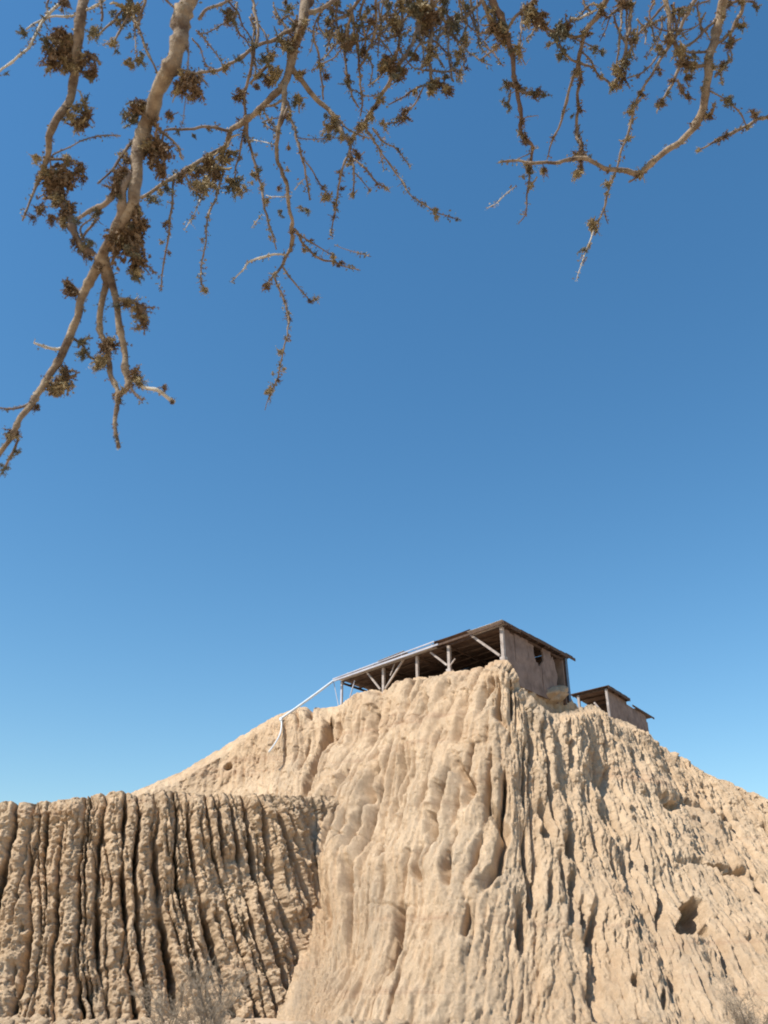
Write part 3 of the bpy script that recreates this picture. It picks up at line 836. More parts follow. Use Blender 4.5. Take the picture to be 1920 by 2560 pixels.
def chain3(pts, rads, fn, jit=1.0, sub=5):
    """screen directions -> 3D chain with real radii"""
    W = np.array([np.append(atT(x, y, fn(x, y)), fn(x, y)) for x, y in pts])
    rr = np.interp(np.linspace(0, 1, len(pts)), np.linspace(0, 1, len(rads)), rads)
    C = cr_chain(np.column_stack([W, rr]), sub)
    P = C[:, :3].copy(); rad = C[:, 4] * C[:, 3] / FPX
    n = len(P)
    sd = tr.uniform(0, 99)
    for i in range(n):
        q = P[i] * 28
        amp = rad[i] * (0.32 if rad[i] > 0.006 else 0.9) * jit
        P[i] += amp * np.array([float(noise3(q[0] + sd, q[1], q[2])), float(noise3(q[0], q[1] + sd, q[2])), float(noise3(q[0], q[1], q[2] + sd))])
        rad[i] *= 1 + 0.19 * float(noise3(q[0] * 1.7, q[1] * 1.7 + sd, q[2] * 1.7)) + (0.32 if tr.random() < 0.09 else 0)
    return P, rad

# leaf-cluster meshes --------------------------------------------------
def cluster_mesh(seed, mat, n_leaf, n_curl, elong):
    r = random.Random(seed); mb = MB()
    nodes = []
    for k in range(5 + n_curl):
        d = unit([r.gauss(0, 1), r.gauss(0, 1), r.gauss(-0.25, 1)]); p = np.array([r.gauss(0, .12), r.gauss(0, .12), r.gauss(0, .12)]); c = [p]
        d2 = d.copy(); stp = r.choice([0.07, 0.12, 0.17, 0.25])
        for j in range(4):
            d2 = unit(d2 + np.array([r.gauss(0, .5), r.gauss(0, .5), r.gauss(-.2, .5)])); p = p + d2 * stp; c.append(p)
        w = r.uniform(0.02, 0.04) if k < 5 else r.uniform(0.05, 0.09)
        mb.tube(c, [w, w * 1.1, w, w * .9, w * .6], 4, cap=False)
        nodes += c[1:]
    for k in range(n_leaf):
        o = nodes[r.randrange(len(nodes))] * r.uniform(0.7, 1.1) + np.array([r.gauss(0, .085), r.gauss(0, .085), r.gauss(0, .085)])
        d = unit(unit(o + 1e-6) + np.array([r.gauss(0, .7), r.gauss(0, .7), r.gauss(-.2, .7)]))
        s = unit(np.cross(d, [r.gauss(0, 1), r.gauss(0, 1), r.gauss(0, 1)])); u = np.cross(d, s)
        l = r.uniform(0.09, 0.22); w = l * r.uniform(0.3, 0.5)
        V = [o, o + d * l * .5 + s * w + u * l * .12, o + d * l + u * l * -.05, o + d * l * .5 - s * w + u * l * .12]
        mb.add(V, [(0, 1, 2, 3)])
    V = np.vstack(mb.v); V[:, 2] *= elong
    return mesh_np('leaf_cluster', V, np.vstack(mb.f), mat, False)
CL = {'b': [cluster_mesh(100 + i, M_leaf_b, 230, 9, 1.1) for i in range(5)],
      'g': [cluster_mesh(200 + i, M_leaf_g, 220, 4, 1.0) for i in range(5)],
      'y': [cluster_mesh(300 + i, M_leaf_y, 190, 9, 1.0) for i in range(4)]}

PENDING = []
def add_cluster(parent, pos, size, kind):
    PENDING.append((size / np.linalg.norm(np.array(pos)), parent, np.array(pos, float), size, kind, tr.randrange(4),
                    (tr.uniform(-.7, .7), tr.uniform(-.7, .7), tr.uniform(0, 6.28)),
                    (size * tr.uniform(0.7, 1.25), size * tr.uniform(0.7, 1.25), size * tr.uniform(0.75, 1.35))))

def flush_clusters():
    from mathutils import Euler
    PENDING.sort(key=lambda c: -c[0])
    data = {}
    for me in sum(CL.values(), []):
        V = np.zeros(len(me.vertices) * 3, np.float32); me.vertices.foreach_get('co', V)
        F = np.zeros(len(me.loops), np.int32); me.loops.foreach_get('vertex_index', F)
        data[me.name] = (V.reshape(-1, 3), F.reshape(-1, 4))
    small = {}
    for i, (_, parent, pos, size, kind, k, rot, sc) in enumerate(PENDING):
        me = CL[kind][k % len(CL[kind])]
        if i < 290:
            o = bpy.data.objects.new('leaf_cluster', me)
            g = Vector((0, 0, 0)); p = parent
            while p is not None: g += p.location; p = p.parent
            o.location = Vector(pos) - g; o.rotation_euler = rot; o.scale = sc
            link(o, parent)
        else:
            V, F = data[me.name]
            M = np.array(Euler(rot).to_matrix())
            small.setdefault((parent.name, kind), (parent, MB()))[1].add((V * np.array(sc)) @ M.T + pos, F)
    for (pn, kind), (parent, mb) in small.items():
        mb.build('small_leaves', {'b': M_leaf_b, 'g': M_leaf_g, 'y': M_leaf_y}[kind], parent)['kind'] = 'stuff'

N_CL = [0]
def bough(D0, seed, mains, twigs, clusters, bark=M_bark, bud_rate=1.0, gx=0.0, gy=0.0, hub=None, amp=0.06):
    """mains: list of (points, radii); the first owns the twigs and clusters"""
    fn = depth_fn(D0, seed, amp, gx, gy)
    owner = None; lines = []
    for k, (pts, rads) in enumerate(mains):
        P, rad = chain3(pts, rads, fn, 1.0)
        if hub is not None and pts[0][1] <= 2:
            H = np.array(hub, float)
            k3 = P[0] + unit(P[0] - P[5]) * 0.10
            up = cr_chain([H, (H + k3) / 2 + np.array([0, -0.03, 0.03]), k3, P[0]], 5)[:-1]
            P = np.vstack([up, P]); rad = np.concatenate([np.linspace(max(rad[0] * 1.5, 0.012), rad[0], len(up)), rad])
        mb = MB(); mb.tube(P, rad, 9)
        b = mb.build('branch', bark, tree, True)
        if owner is None: owner = b
        lines.append((P, rad))
    for tw in twigs:
        pts, rads = tw[0], tw[1]
        m = tw[2] if len(tw) > 2 else M_twig
        P, rad = chain3(pts, rads, fn, 1.4, 6)
        mb = MB(); mb.tube(P, np.maximum(rad, 0.0006), 6)
        # side sprigs
        for q in range(int(len(P) * 0.28 * bud_rate)):
            i = tr.randrange(1, len(P)); d = unit([tr.gauss(0, 1), tr.gauss(0, .7), tr.gauss(-.5, .8)])
            l = D0 * tr.uniform(4, 22) / FPX; e = unit(d + np.array([tr.gauss(0, .5), tr.gauss(0, .5), tr.gauss(-.3, .4)]))
            w = min(rad[i] * 0.6, D0 * 1.3 / FPX)
            mb.tube([P[i], P[i] + d * l * .5, P[i] + d * l * .5 + e * l * .5], [w, w * .8, w * .45], 4, cap=False)
        mb.build('twig', m, owner, True)
        lines.append((P, rad))
    # small buds and leaflets scattered on the wood: one mass per bough
    tuft = {'b': MB(), 'g': MB(), 'y': MB()}
    for P, rad in lines:
        L = np.concatenate([[0], np.cumsum(np.linalg.norm(np.diff(P, axis=0), axis=1))])
        n = int(L[-1] / (D0 * 11 / FPX) * bud_rate)
        for q in range(n):
            s = tr.uniform(0, L[-1]); i = min(np.searchsorted(L, s), len(P) - 1)
            k = tr.choice('bbgggy'); T = tuft[k]
            o = P[i] + np.array([tr.gauss(0, 1), tr.gauss(0, 1), tr.gauss(0, 1)]) * rad[i] * 0.7
            sz = D0 * tr.uniform(3, 9) / FPX
            for w in range(tr.randint(3, 8)):
                d = unit([tr.gauss(0, 1), tr.gauss(0, 1), tr.gauss(-.2, 1)]); a = unit(np.cross(d, [tr.gauss(0, 1), 1, tr.gauss(0, 1)]))
                c = o + np.array([tr.gauss(0, .5), tr.gauss(0, .5), tr.gauss(0, .5)]) * sz
                T.add([c, c + d * sz * .5 + a * sz * .28, c + d * sz, c + d * sz * .5 - a * sz * .28], [(0, 1, 2, 3)])
    for k, m in (('b', M_leaf_b), ('g', M_leaf_g), ('y', M_leaf_y)):
        if tuft[k].n:
            tuft[k].build('leaf_buds', m, owner)['kind'] = 'stuff'
    for c in clusters:
        x, y, r_, kinds = c
        n = 1 if r_ < 16 else (2 if r_ < 26 else (3 if r_ < 38 else 4))
        for q in range(n):
            dx, dy = (0, 0) if q == 0 else (tr.uniform(-.55, .55) * r_, tr.uniform(-.55, .55) * r_)
            t = fn(x, y); sz = r_ * (1.0 if n == 1 else 0.74) * t / FPX
            add_cluster(owner, atT(x + dx, y + dy, t + sz * tr.uniform(-.5, .5)), sz * (1.65 if D0 < 2.0 else 1.38), (lambda q_: 'y' if (q_ == 'b' and D0 > 2.1 and tr.random() < 0.35) else q_)(kinds[tr.randrange(len(kinds))]))
            N_CL[0] += 1
        if r_ >= 18 and tr.random() < 0.8:
            t = fn(x, y); sz = r_ * 0.5 * t / FPX
            add_cluster(owner, atT(x + tr.uniform(-.7, .5) * r_, y + tr.uniform(-.6, .8) * r_, t - sz * 0.8), sz * 1.4, tr.choice('yyg'))

def hanging(n, x0, x1, ymax, seed, steps=7):
    r = random.Random(seed); out = []
    for k in range(n):
        x, y = r.uniform(x0, x1), r.uniform(-25, ymax)
        a = r.gauss(1.6, 0.45); pts = [(x, y)]
        for j in range(r.randint(3, steps)):
            a += r.gauss(0, 0.28); l = r.uniform(14, 34)
            x += math.cos(a) * l; y += math.sin(a) * l; pts.append((x, y))
        out.append((pts, [2.6, 2.0, 1.2], r.choice([M_twig, M_twig, M_twig, M_darkbark])))
    return out
# left, nearest bough
bough(1.60, 1.0,
  [([(500, -60), (470, 0), (458, 40), (449, 96), (432, 154), (401, 216), (380, 278), (359, 328), (344, 385), (341, 444), (330, 501), (318, 540), (297, 571), (270, 610), (251, 649)], [22, 20, 19, 17.5, 16.5, 14, 12, 11]),
   ([(251, 640), (231, 691), (208, 737), (193, 791), (170, 853), (143, 907), (112, 957), (85, 996), (66, 1031), (42, 1065), (19, 1108), (-12, 1150)], [15, 10, 10, 8.5, 8, 7, 6]),
   ([(255, 640), (266, 703), (256, 750), (247, 811), (262, 861), (270, 900), (283, 950), (293, 992), (289, 1046), (295, 1119)], [13, 8, 8, 7, 6.5, 6, 5.5, 4.5]),
   ([(258, 650), (274, 691), (289, 753), (301, 830), (312, 892), (320, 946), (313, 975), (298, 988)], [12, 9, 8, 7.5, 7, 6.5])],
  [([(341, 420), (310, 468), (300, 540), (283, 590), (268, 625)], [9, 11, 11]),
   ([(320, 946), (347, 961), (390, 977), (436, 1004)], [5, 4.5, 5.5], M_pale), ([(322, 960), (340, 985), (357, 1000)], [4, 3]),
   ([(181, 845), (154, 869), (127, 869), (85, 857)], [4, 4, 2.5], M_pale), ([(85, 1000), (66, 1012), (30, 1022), (-5, 1019)], [4, 3, 2]),
   ([(181, 845), (205, 862), (222, 890), (255, 905)], [3, 3, 3]), ([(195, 870), (205, 850), (232, 845)], [3, 2]),
   ([(289, 740), (330, 755), (358, 775), (366, 800), (345, 820)], [5, 5, 4, 3]), ([(45, 1100), (30, 1140), (10, 1175)], [3, 4, 3]), ([(208, 737), (185, 725), (160, 705)], [6, 6, 3]),
   ([(343, 340), (316, 370), (285, 417), (243, 459)], [4.5, 3.5, 2]), ([(310, 455), (262, 505), (231, 525), (193, 546)], [7, 6, 5]),
   ([(497, 45), (510, 28), (544, 15), (590, -5)], [4, 3.5, 3]), ([(466, 40), (440, 22), (405, -10)], [4, 3, 2.5]),
   ([(370, 300), (440, 360), (455, 400)], [4, 3, 2]), ([(440, 170), (490, 185), (520, 210)], [3, 3, 2]),
   ([(455, 100), (470, 130), (468, 200), (456, 310)], [2.5, 2, 1])],
  [(480, 200, 34, 'b'), (455, 215, 26, 'b'), (350, 262, 30, 'bg'), (330, 300, 26, 'gb'), (385, 300, 22, 'b'), (385, 385, 40, 'b'), (400, 420, 24, 'b'),
   (320, 400, 22, 'by'), (305, 430, 26, 'b'), (300, 480, 26, 'b'), (342, 520, 24, 'b'), (345, 560, 26, 'b'), (330, 600, 52, 'b'), (300, 600, 30, 'by'), (345, 650, 34, 'b'), (290, 585, 20, 'y'),
   (340, 680, 24, 'g'), (250, 650, 22, 'b'), (245, 530, 20, 'bg'), (182, 725, 26, 'yb'), (168, 712, 16, 'g'), (310, 758, 24, 'by'), (345, 775, 26, 'yb'), (357, 800, 22, 'b'), (345, 820, 12, 'y'),
   (152, 958, 34, 'by'), (165, 935, 22, 'b'), (140, 975, 20, 'y'), (270, 860, 28, 'b'), (262, 900, 24, 'by'), (215, 880, 18, 'g'), (205, 855, 14, 'g'), (252, 915, 18, 'yb'),
   (340, 940, 24, 'b'), (350, 960, 18, 'yb'), (300, 985, 18, 'b'), (312, 975, 12, 'y'), (410, 968, 12, 'b'), (432, 1005, 9, 'b'), (92, 1015, 14, 'b'), (35, 1080, 22, 'b'), (22, 1085, 14, 'y'), (42, 1130, 14, 'g'), (12, 1168, 14, 'g'),
   (485, 230, 22, 'b'), (425, 290, 18, 'b'), (570, 30, 24, 'gb'), (585, 50, 16, 'g'), (300, 385, 14, 'y'), (425, 150, 14, 'b'), (275, 690, 14, 'y'), (222, 640, 18, 'b')], gy=0.04, hub=(-0.30, 0.15, 3.75))
# far left bough
bough(1.80, 3.0,
  [([(212, -40), (208, 0), (201, 46), (193, 96), (189, 154), (183, 201), (175, 247), (150, 285), (125, 336), (121, 378), (106, 420), (93, 455), (77, 498), (56, 552)], [14, 13, 12, 11, 10, 9, 8, 5, 3, 2])],
  [([(106, 420), (135, 455), (147, 501), (170, 528), (181, 571), (204, 614), (235, 637)], [6, 8, 9, 8]), ([(125, 400), (160, 398), (195, 410), (210, 445)], [3, 3, 2]),
   ([(-10, 183), (40, 145), (77, 112), (108, 50), (147, 15), (165, -10)], [2.5, 3, 3.5, 4], M_pale), ([(66, 73), (116, 46), (193, 35), (247, 8), (262, -5)], [2, 3, 3], M_pale),
   ([(190, 130), (235, 145), (250, 160)], [4, 3]), ([(190, 170), (225, 190), (232, 205)], [4, 3]), ([(195, 90), (150, 80), (110, 100)], [4, 3, 2]),
   ([(126, 55), (118, 15), (128, -10)], [2.5, 2]), ([(252, 52), (255, 20), (250, -8)], [3, 3]), ([(131, 388), (180, 365), (210, 350), (265, 338), (300, 340)], [2, 1.5, 2]),
   ([(205, 600), (230, 560), (250, 545)], [3, 3, 2]), ([(215, 612), (200, 570), (240, 540)], [3, 2])],
  [(150, 95, 34, 'by'), (120, 110, 24, 'g'), (165, 130, 38, 'b'), (130, 155, 26, 'b'), (170, 160, 26, 'yb'), (220, 150, 22, 'b'), (225, 185, 24, 'b'), (195, 165, 24, 'b'), (170, 100, 20, 'y'),
   (195, 270, 30, 'y'), (200, 305, 28, 'by'), (170, 285, 22, 'y'), (215, 290, 18, 'b'), (218, 245, 10, 'g'), (95, 395, 18, 'y'), (150, 455, 44, 'b'), (135, 440, 26, 'y'), (170, 400, 22, 'y'), (200, 420, 20, 'b'), (208, 445, 14, 'b'),
   (140, 500, 30, 'by'), (105, 520, 20, 'b'), (85, 545, 14, 'b'), (128, 545, 16, 'b'), (170, 530, 30, 'b'), (160, 560, 18, 'y'), (205, 620, 22, 'gb'), (190, 600, 16, 'b'), (225, 605, 16, 'g'), (195, 555, 12, 'g'), (57, 80, 18, 'g'), (110, 48, 12, 'g'), (165, 10, 18, 'b'), (235, 75, 20, 'g'), (15, 183, 8, 'g')], hub=(-0.35, 0.35, 3.95))
# thin twigs high on the left
bough(2.3, 5.0,
  [([(322, -20), (336, 46), (355, 93), (378, 150), (401, 204)], [4.5, 3.5, 3, 2.5])],
  [([(330, -5), (320, 12), (285, 50), (247, 85)], [3, 3, 2.5]), ([(325, 30), (305, 69), (285, 104)], [3, 3, 2.5]), ([(365, -10), (352, 40), (347, 65)], [4, 3]),
   ([(336, 50), (338, 100), (340, 130)], [2, 1.5]), ([(480, 95), (500, 120), (515, 160), (530, 170)], [2, 1.5]), ([(490, 75), (530, 120), (556, 160)], [2, 1.5])],
  [(240, 80, 20, 'g'), (283, 112, 20, 'yb'), (320, 20, 34, 'y'), (310, 45, 24, 'yg'), (345, 15, 18, 'y'), (318, 155, 18, 'y'), (348, 150, 22, 'g'), (355, 135, 14, 'g'), (335, 165, 12, 'y'), (325, 90, 12, 'g'), (285, 30, 16, 'g')], bud_rate=1.4, hub=(-0.2, 0.5, 4.1))
# centre bough
bough(2.50, 7.0,
  [([(775, -50), (766, 0), (759, 39), (747, 85), (736, 123), (724, 166), (712, 208), (678, 243), (647, 274), (616, 301), (577, 326), (566, 363), (527, 386), (477, 417), (435, 444), (400, 463), (352, 496)], [14, 13, 12, 10.5, 9, 7.5, 6.5, 5.5, 5, 4.5, 4]),
   ([(724, 166), (747, 193), (790, 247), (828, 282), (859, 336), (878, 351)], [9, 6.5, 6, 5.5, 5]),
   ([(712, 208), (709, 270), (697, 320), (691, 386), (705, 428), (718, 471), (722, 521), (730, 563), (728, 616), (716, 639), (705, 666), (685, 687)], [7, 5, 4.5, 4.5, 4, 3.5])],
  [([(693, 709), (712, 755), (720, 786), (720, 817), (714, 855), (703, 905), (693, 948), (678, 979), (662, 1025)], [3, 3, 2, 2, 2, 1]), ([(685, 687), (693, 709)], [3, 3]), ([(685, 687), (672, 705), (666, 715)], [2, 2]),
   ([(730, 570), (747, 585), (766, 620), (801, 647), (836, 655), (863, 666), (901, 676)], [3.5, 3, 2.5, 1]), ([(747, 585), (801, 620), (836, 640)], [2, 1.5]), ([(836, 612), (880, 628), (928, 641)], [1, 1]),
   ([(716, 639), (685, 635), (650, 645), (620, 655), (608, 674), (577, 705)], [3, 3, 3, 1], M_pale), ([(705, 666), (728, 697), (752, 725), (772, 748)], [2.5, 2, 1.5]),
   ([(878, 351), (874, 386), (886, 424), (882, 482)], [3.5, 3, 2]), ([(876, 370), (855, 424), (844, 486), (836, 540), (828, 590)], [3, 3, 2, 1.5]), ([(884, 400), (909, 417), (940, 455), (965, 469)], [2.5, 2.5, 1.5]), ([(888, 432), (925, 475)], [2, 1]),
   ([(712, 230), (724, 285), (739, 332), (747, 370), (763, 424), (774, 501)], [4, 3.5, 3, 2]), ([(750, 385), (780, 425), (801, 463), (824, 490)], [2, 1.5]), ([(724, 268), (705, 300), (690, 330)], [4, 3]),
   ([(616, 301), (618, 340), (635, 405), (651, 463), (662, 521), (678, 579), (690, 625)], [4, 3.5, 3, 1.5]), ([(612, 310), (597, 386), (585, 447)], [2.5, 2]),
   ([(435, 444), (433, 480), (427, 521), (419, 598), (408, 670), (402, 728)], [3, 3, 2.5, 1.5]), ([(548, 470), (535, 510), (520, 535), (512, 616), (502, 678), (506, 715)], [3, 3, 2, 2]),
   ([(616, 297), (610, 239), (620, 204), (635, 135), (645, 77), (635, 19), (625, -20)], [3.5, 4, 3.5, 3.5]), ([(648, 60), (668, 95), (668, 130)], [2, 1.5]),
   ([(577, 326), (530, 318), (477, 324), (412, 324)], [4, 3.5, 3]), ([(477, 189), (554, 170), (601, 147), (639, 116), (693, 93), (736, 66)], [3, 4, 4, 5]), ([(690, 130), (655, 180), (625, 210)], [4, 4, 3]),
   ([(765, 30), (790, 27), (832, 5), (850, -10)], [7, 5, 5]), ([(712, 250), (680, 262), (650, 272)], [3, 3]), ([(566, 363), (580, 345), (600, 335)], [3, 2], M_pale), ([(620, 350), (650, 352), (690, 362)], [1.5, 1], M_pale),
   ([(782, 77), (801, 162), (809, 247)], [3.5, 2.5]), ([(740, 60), (720, 40), (700, 50)], [3, 2]), ([(730, 490), (680, 492), (665, 488)], [1.2, 1], M_pale), ([(735, 475), (752, 455), (765, 445)], [1.5, 1], M_pale),
   ([(655, 535), (640, 555), (628, 570)], [1.2, 1], M_pale), ([(500, 500), (480, 545), (460, 575)], [1.5, 1], M_pale), ([(830, 290), (880, 330), (925, 345)], [2.5, 2]), ([(720, 290), (660, 305), (690, 330)], [2, 1.5]),
   ([(655, 270), (680, 310), (690, 330)], [2, 1.5]), ([(740, 345), (790, 348), (850, 345)], [1.3, 1]), ([(560, 380), (555, 440), (545, 480)], [3, 2.5]), ([(460, 430), (480, 470), (510, 480)], [3, 2]), ([(520, 390), (530, 430), (520, 460)], [3, 2.5])],
  [(745, 60, 20, 'b'), (755, 70, 24, 'b'), (725, 110, 30, 'by'), (700, 95, 20, 'g'), (712, 120, 26, 'b'), (680, 145, 26, 'gy'), (690, 180, 26, 'y'), (665, 200, 22, 'b'), (650, 190, 18, 'g'), (735, 130, 18, 'b'), (645, 215, 16, 'yb'),
   (600, 235, 20, 'gb'), (590, 245, 14, 'b'), (565, 170, 18, 'y'), (530, 180, 14, 'y'), (600, 150, 14, 'g'), (635, 115, 14, 'g'), (500, 190, 14, 'g'), (745, 190, 18, 'b'), (740, 250, 18, 'y'), (725, 285, 18, 'b'), (750, 255, 22, 'gy'),
   (830, 305, 26, 'y'), (835, 320, 18, 'b'), (815, 340, 16, 'g'), (855, 340, 14, 'y'), (878, 352, 18, 'b'), (892, 385, 22, 'gb'), (880, 400, 18, 'b'), (560, 385, 30, 'by'), (525, 410, 36, 'yb'), (500, 430, 24, 'b'), (540, 435, 30, 'b'), (505, 470, 34, 'yg'), (485, 460, 20, 'y'), (525, 460, 20, 'y'), (545, 425, 22, 'g'),
   (450, 445, 24, 'b'), (470, 425, 20, 'yb'), (415, 465, 20, 'g'), (400, 480, 16, 'y'), (380, 500, 18, 'g'), (580, 455, 28, 'yg'), (595, 475, 18, 'y'), (570, 470, 14, 'g'), (610, 468, 14, 'y'), (575, 380, 18, 'b'), (590, 385, 14, 'g'),
   (640, 440, 20, 'y'), (648, 425, 14, 'g'), (668, 500, 14, 'yb'), (655, 470, 10, 'b'), (762, 524, 16, 'g'), (752, 518, 9, 'y'), (720, 425, 9, 'y'), (697, 470, 10, 'b'), (700, 530, 11, 'g'), (822, 488, 22, 'y'), (838, 513, 14, 'g'), (808, 470, 10, 'b'), (836, 540, 9, 'b'),
   (884, 488, 13, 'b'), (925, 476, 8, 'y'), (965, 470, 10, 'y'), (940, 462, 7, 'b'), (852, 430, 11, 'b'), (855, 470, 9, 'b'), (730, 580, 12, 'b'), (761, 624, 12, 'y'), (787, 634, 9, 'b'), (834, 650, 17, 'y'), (850, 660, 13, 'b'), (726, 626, 8, 'b'),
   (666, 716, 15, 'yb'), (687, 688, 9, 'y'), (775, 752, 12, 'b'), (788, 748, 12, 'y'), (712, 752, 8, 'b'), (720, 782, 10, 'b'), (722, 798, 11, 'b'), (702, 880, 12, 'y'), (708, 922, 9, 'y'), (682, 932, 8, 'y'), (696, 950, 9, 'b'), (672, 980, 15, 'y'),
   (512, 724, 16, 'y'), (506, 600, 10, 'y'), (424, 632, 9, 'b'), (405, 605, 9, 'y'), (415, 560, 12, 'b'), (430, 505, 11, 'y'), (522, 540, 7, 'b'), (676, 592, 9, 'b'), (640, 385, 9, 'b'), (722, 368, 11, 'b'), (740, 330, 9, 'b'), (485, 340, 10, 'g'), (445, 330, 9, 'g'), (520, 322, 9, 'g'),
   (800, 165, 14, 'b'), (815, 190, 16, 'b'), (720, 20, 18, 'g'), (715, 8, 16, 'b'), (600, 305, 14, 'b'), (612, 345, 14, 'b'), (648, 285, 12, 'y')], hub=(0.05, 0.75, 4.55), amp=0.10)
# tangle of hanging twigs, top centre
bough(2.75, 9.0,
  [([(1120, -20), (1075, 19), (1044, 75), (1025, 119), (1000, 157), (975, 204), (953, 238), (931, 273), (909, 313), (880, 345)], [6, 5, 4.5, 4.5, 4, 4])],
  [([(931, 348), (963, 395), (1000, 445), (1025, 486), (1060, 511), (1088, 530), (1141, 548)], [2.5, 2, 2, 1.2]), ([(909, 313), (931, 348)], [3, 2.5]), ([(931, 320), (956, 351), (994, 376), (1025, 417)], [2.5, 2, 1.2]),
   ([(945, 365), (955, 400), (960, 425)], [1.5, 1]), ([(1057, 213), (1025, 232), (972, 263)], [2.5, 2.5, 1.5]), ([(1060, 215), (1035, 260), (1000, 300), (965, 310)], [2, 2, 1.5]), ([(975, 165), (940, 200), (920, 215)], [2, 1.5], M_pale),
   ([(1075, -20), (1082, 30), (1080, 78), (1075, 125), (1075, 175), (1088, 219)], [6, 5, 5, 4]), ([(1215, -10), (1191, 13), (1160, 41), (1125, 63), (1100, 88)], [4, 4, 4, 3], M_twig), ([(1145, -10), (1166, 50), (1160, 94), (1160, 163)], [3, 3, 2]),
   ([(1192, -10), (1195, 63), (1201, 119)], [2, 1.5]), ([(1120, 60), (1122, 130), (1130, 200)], [3, 2]), ([(910, -15), (878, 27), (844, 50), (820, 62)], [4, 4, 3]), ([(878, 27), (870, 90), (863, 154), (878, 231), (898, 270)], [4, 3.5, 3, 2]),
   ([(880, 20), (890, 100), (898, 174), (905, 247), (901, 293)], [3, 3, 2]), ([(942, -15), (936, 77), (917, 135), (898, 170)], [4, 3.5, 3]), ([(1012, -15), (1002, 77), (990, 150)], [4, 3]), ([(960, -10), (950, 60), (945, 140)], [2.5, 1.5]),
   ([(1040, 60), (1055, 110), (1060, 160)], [3, 2]), ([(855, 60), (830, 90), (815, 130)], [3, 2]), ([(905, 120), (930, 160), (925, 210)], [2, 1.5]), ([(1100, 85), (1090, 130), (1110, 170)], [3, 2]), ([(850, -10), (840, 40), (850, 90)], [3, 2]),
   ([(1130, 170), (1150, 180), (1155, 210)], [2, 1]), ([(870, 220), (930, 240), (990, 205)], [1.5, 1]), ([(1065, 175), (1100, 180), (1140, 175)], [3, 2])] + hanging(34, 800, 1220, 110, 5) + hanging(10, 560, 800, 60, 6, 9),
  [(1050, 15, 44, 'b'), (1075, 45, 38, 'b'), (1030, 25, 30, 'bg'), (1060, 65, 28, 'b'), (1110, 15, 28, 'yg'), (1095, 50, 20, 'b'), (985, 60, 30, 'yb'), (1000, 60, 18, 'g'), (965, 5, 22, 'y'), (1000, 8, 24, 'b'), (975, 165, 34, 'b'), (1000, 170, 24, 'by'), (960, 150, 22, 'g'), (955, 170, 22, 'b'), (990, 190, 20, 'b'),
   (1035, 145, 22, 'b'), (1022, 135, 16, 'g'), (1075, 130, 24, 'by'), (1070, 155, 22, 'y'), (1085, 210, 28, 'b'), (1080, 225, 20, 'b'), (1122, 222, 24, 'b'), (1115, 195, 18, 'g'), (1128, 70, 26, 'g'), (1140, 45, 22, 'g'), (1165, 95, 20, 'yg'), (1165, 115, 14, 'b'), (1140, 135, 20, 'y'), (1145, 155, 16, 'g'), (1150, 180, 14, 'y'),
   (855, 90, 26, 'by'), (885, 100, 24, 'b'), (870, 125, 20, 'b'), (905, 125, 20, 'b'), (870, 30, 16, 'g'), (925, 55, 20, 'b'), (935, 20, 16, 'b'), (905, 60, 16, 'g'), (832, 25, 14, 'g'), (818, 85, 18, 'y'), (820, 50, 20, 'g'), (920, 30, 18, 'b'), (865, 205, 18, 'g'), (870, 190, 14, 'b'),
   (925, 290, 20, 'y'), (915, 305, 22, 'y'), (945, 250, 18, 'y'), (935, 270, 14, 'b'), (958, 310, 14, 'y'), (900, 320, 18, 'yb'), (1005, 290, 18, 'b'), (1012, 275, 14, 'b'), (992, 298, 10, 'g'), (1040, 225, 14, 'yb'), (1062, 511, 9, 'g'), (1088, 530, 16, 'yb'), (1094, 540, 12, 'b'), (1143, 548, 9, 'g'), (994, 372, 8, 'g'), (1165, 170, 8, 'b'), (1125, 55, 16, 'b'), (1042, 95, 16, 'g'), (840, 10, 18, 'b'), (1160, 15, 16, 'g')], bark=M_twig, bud_rate=1.3, hub=(0.25, 1.0, 4.8), amp=0.12)
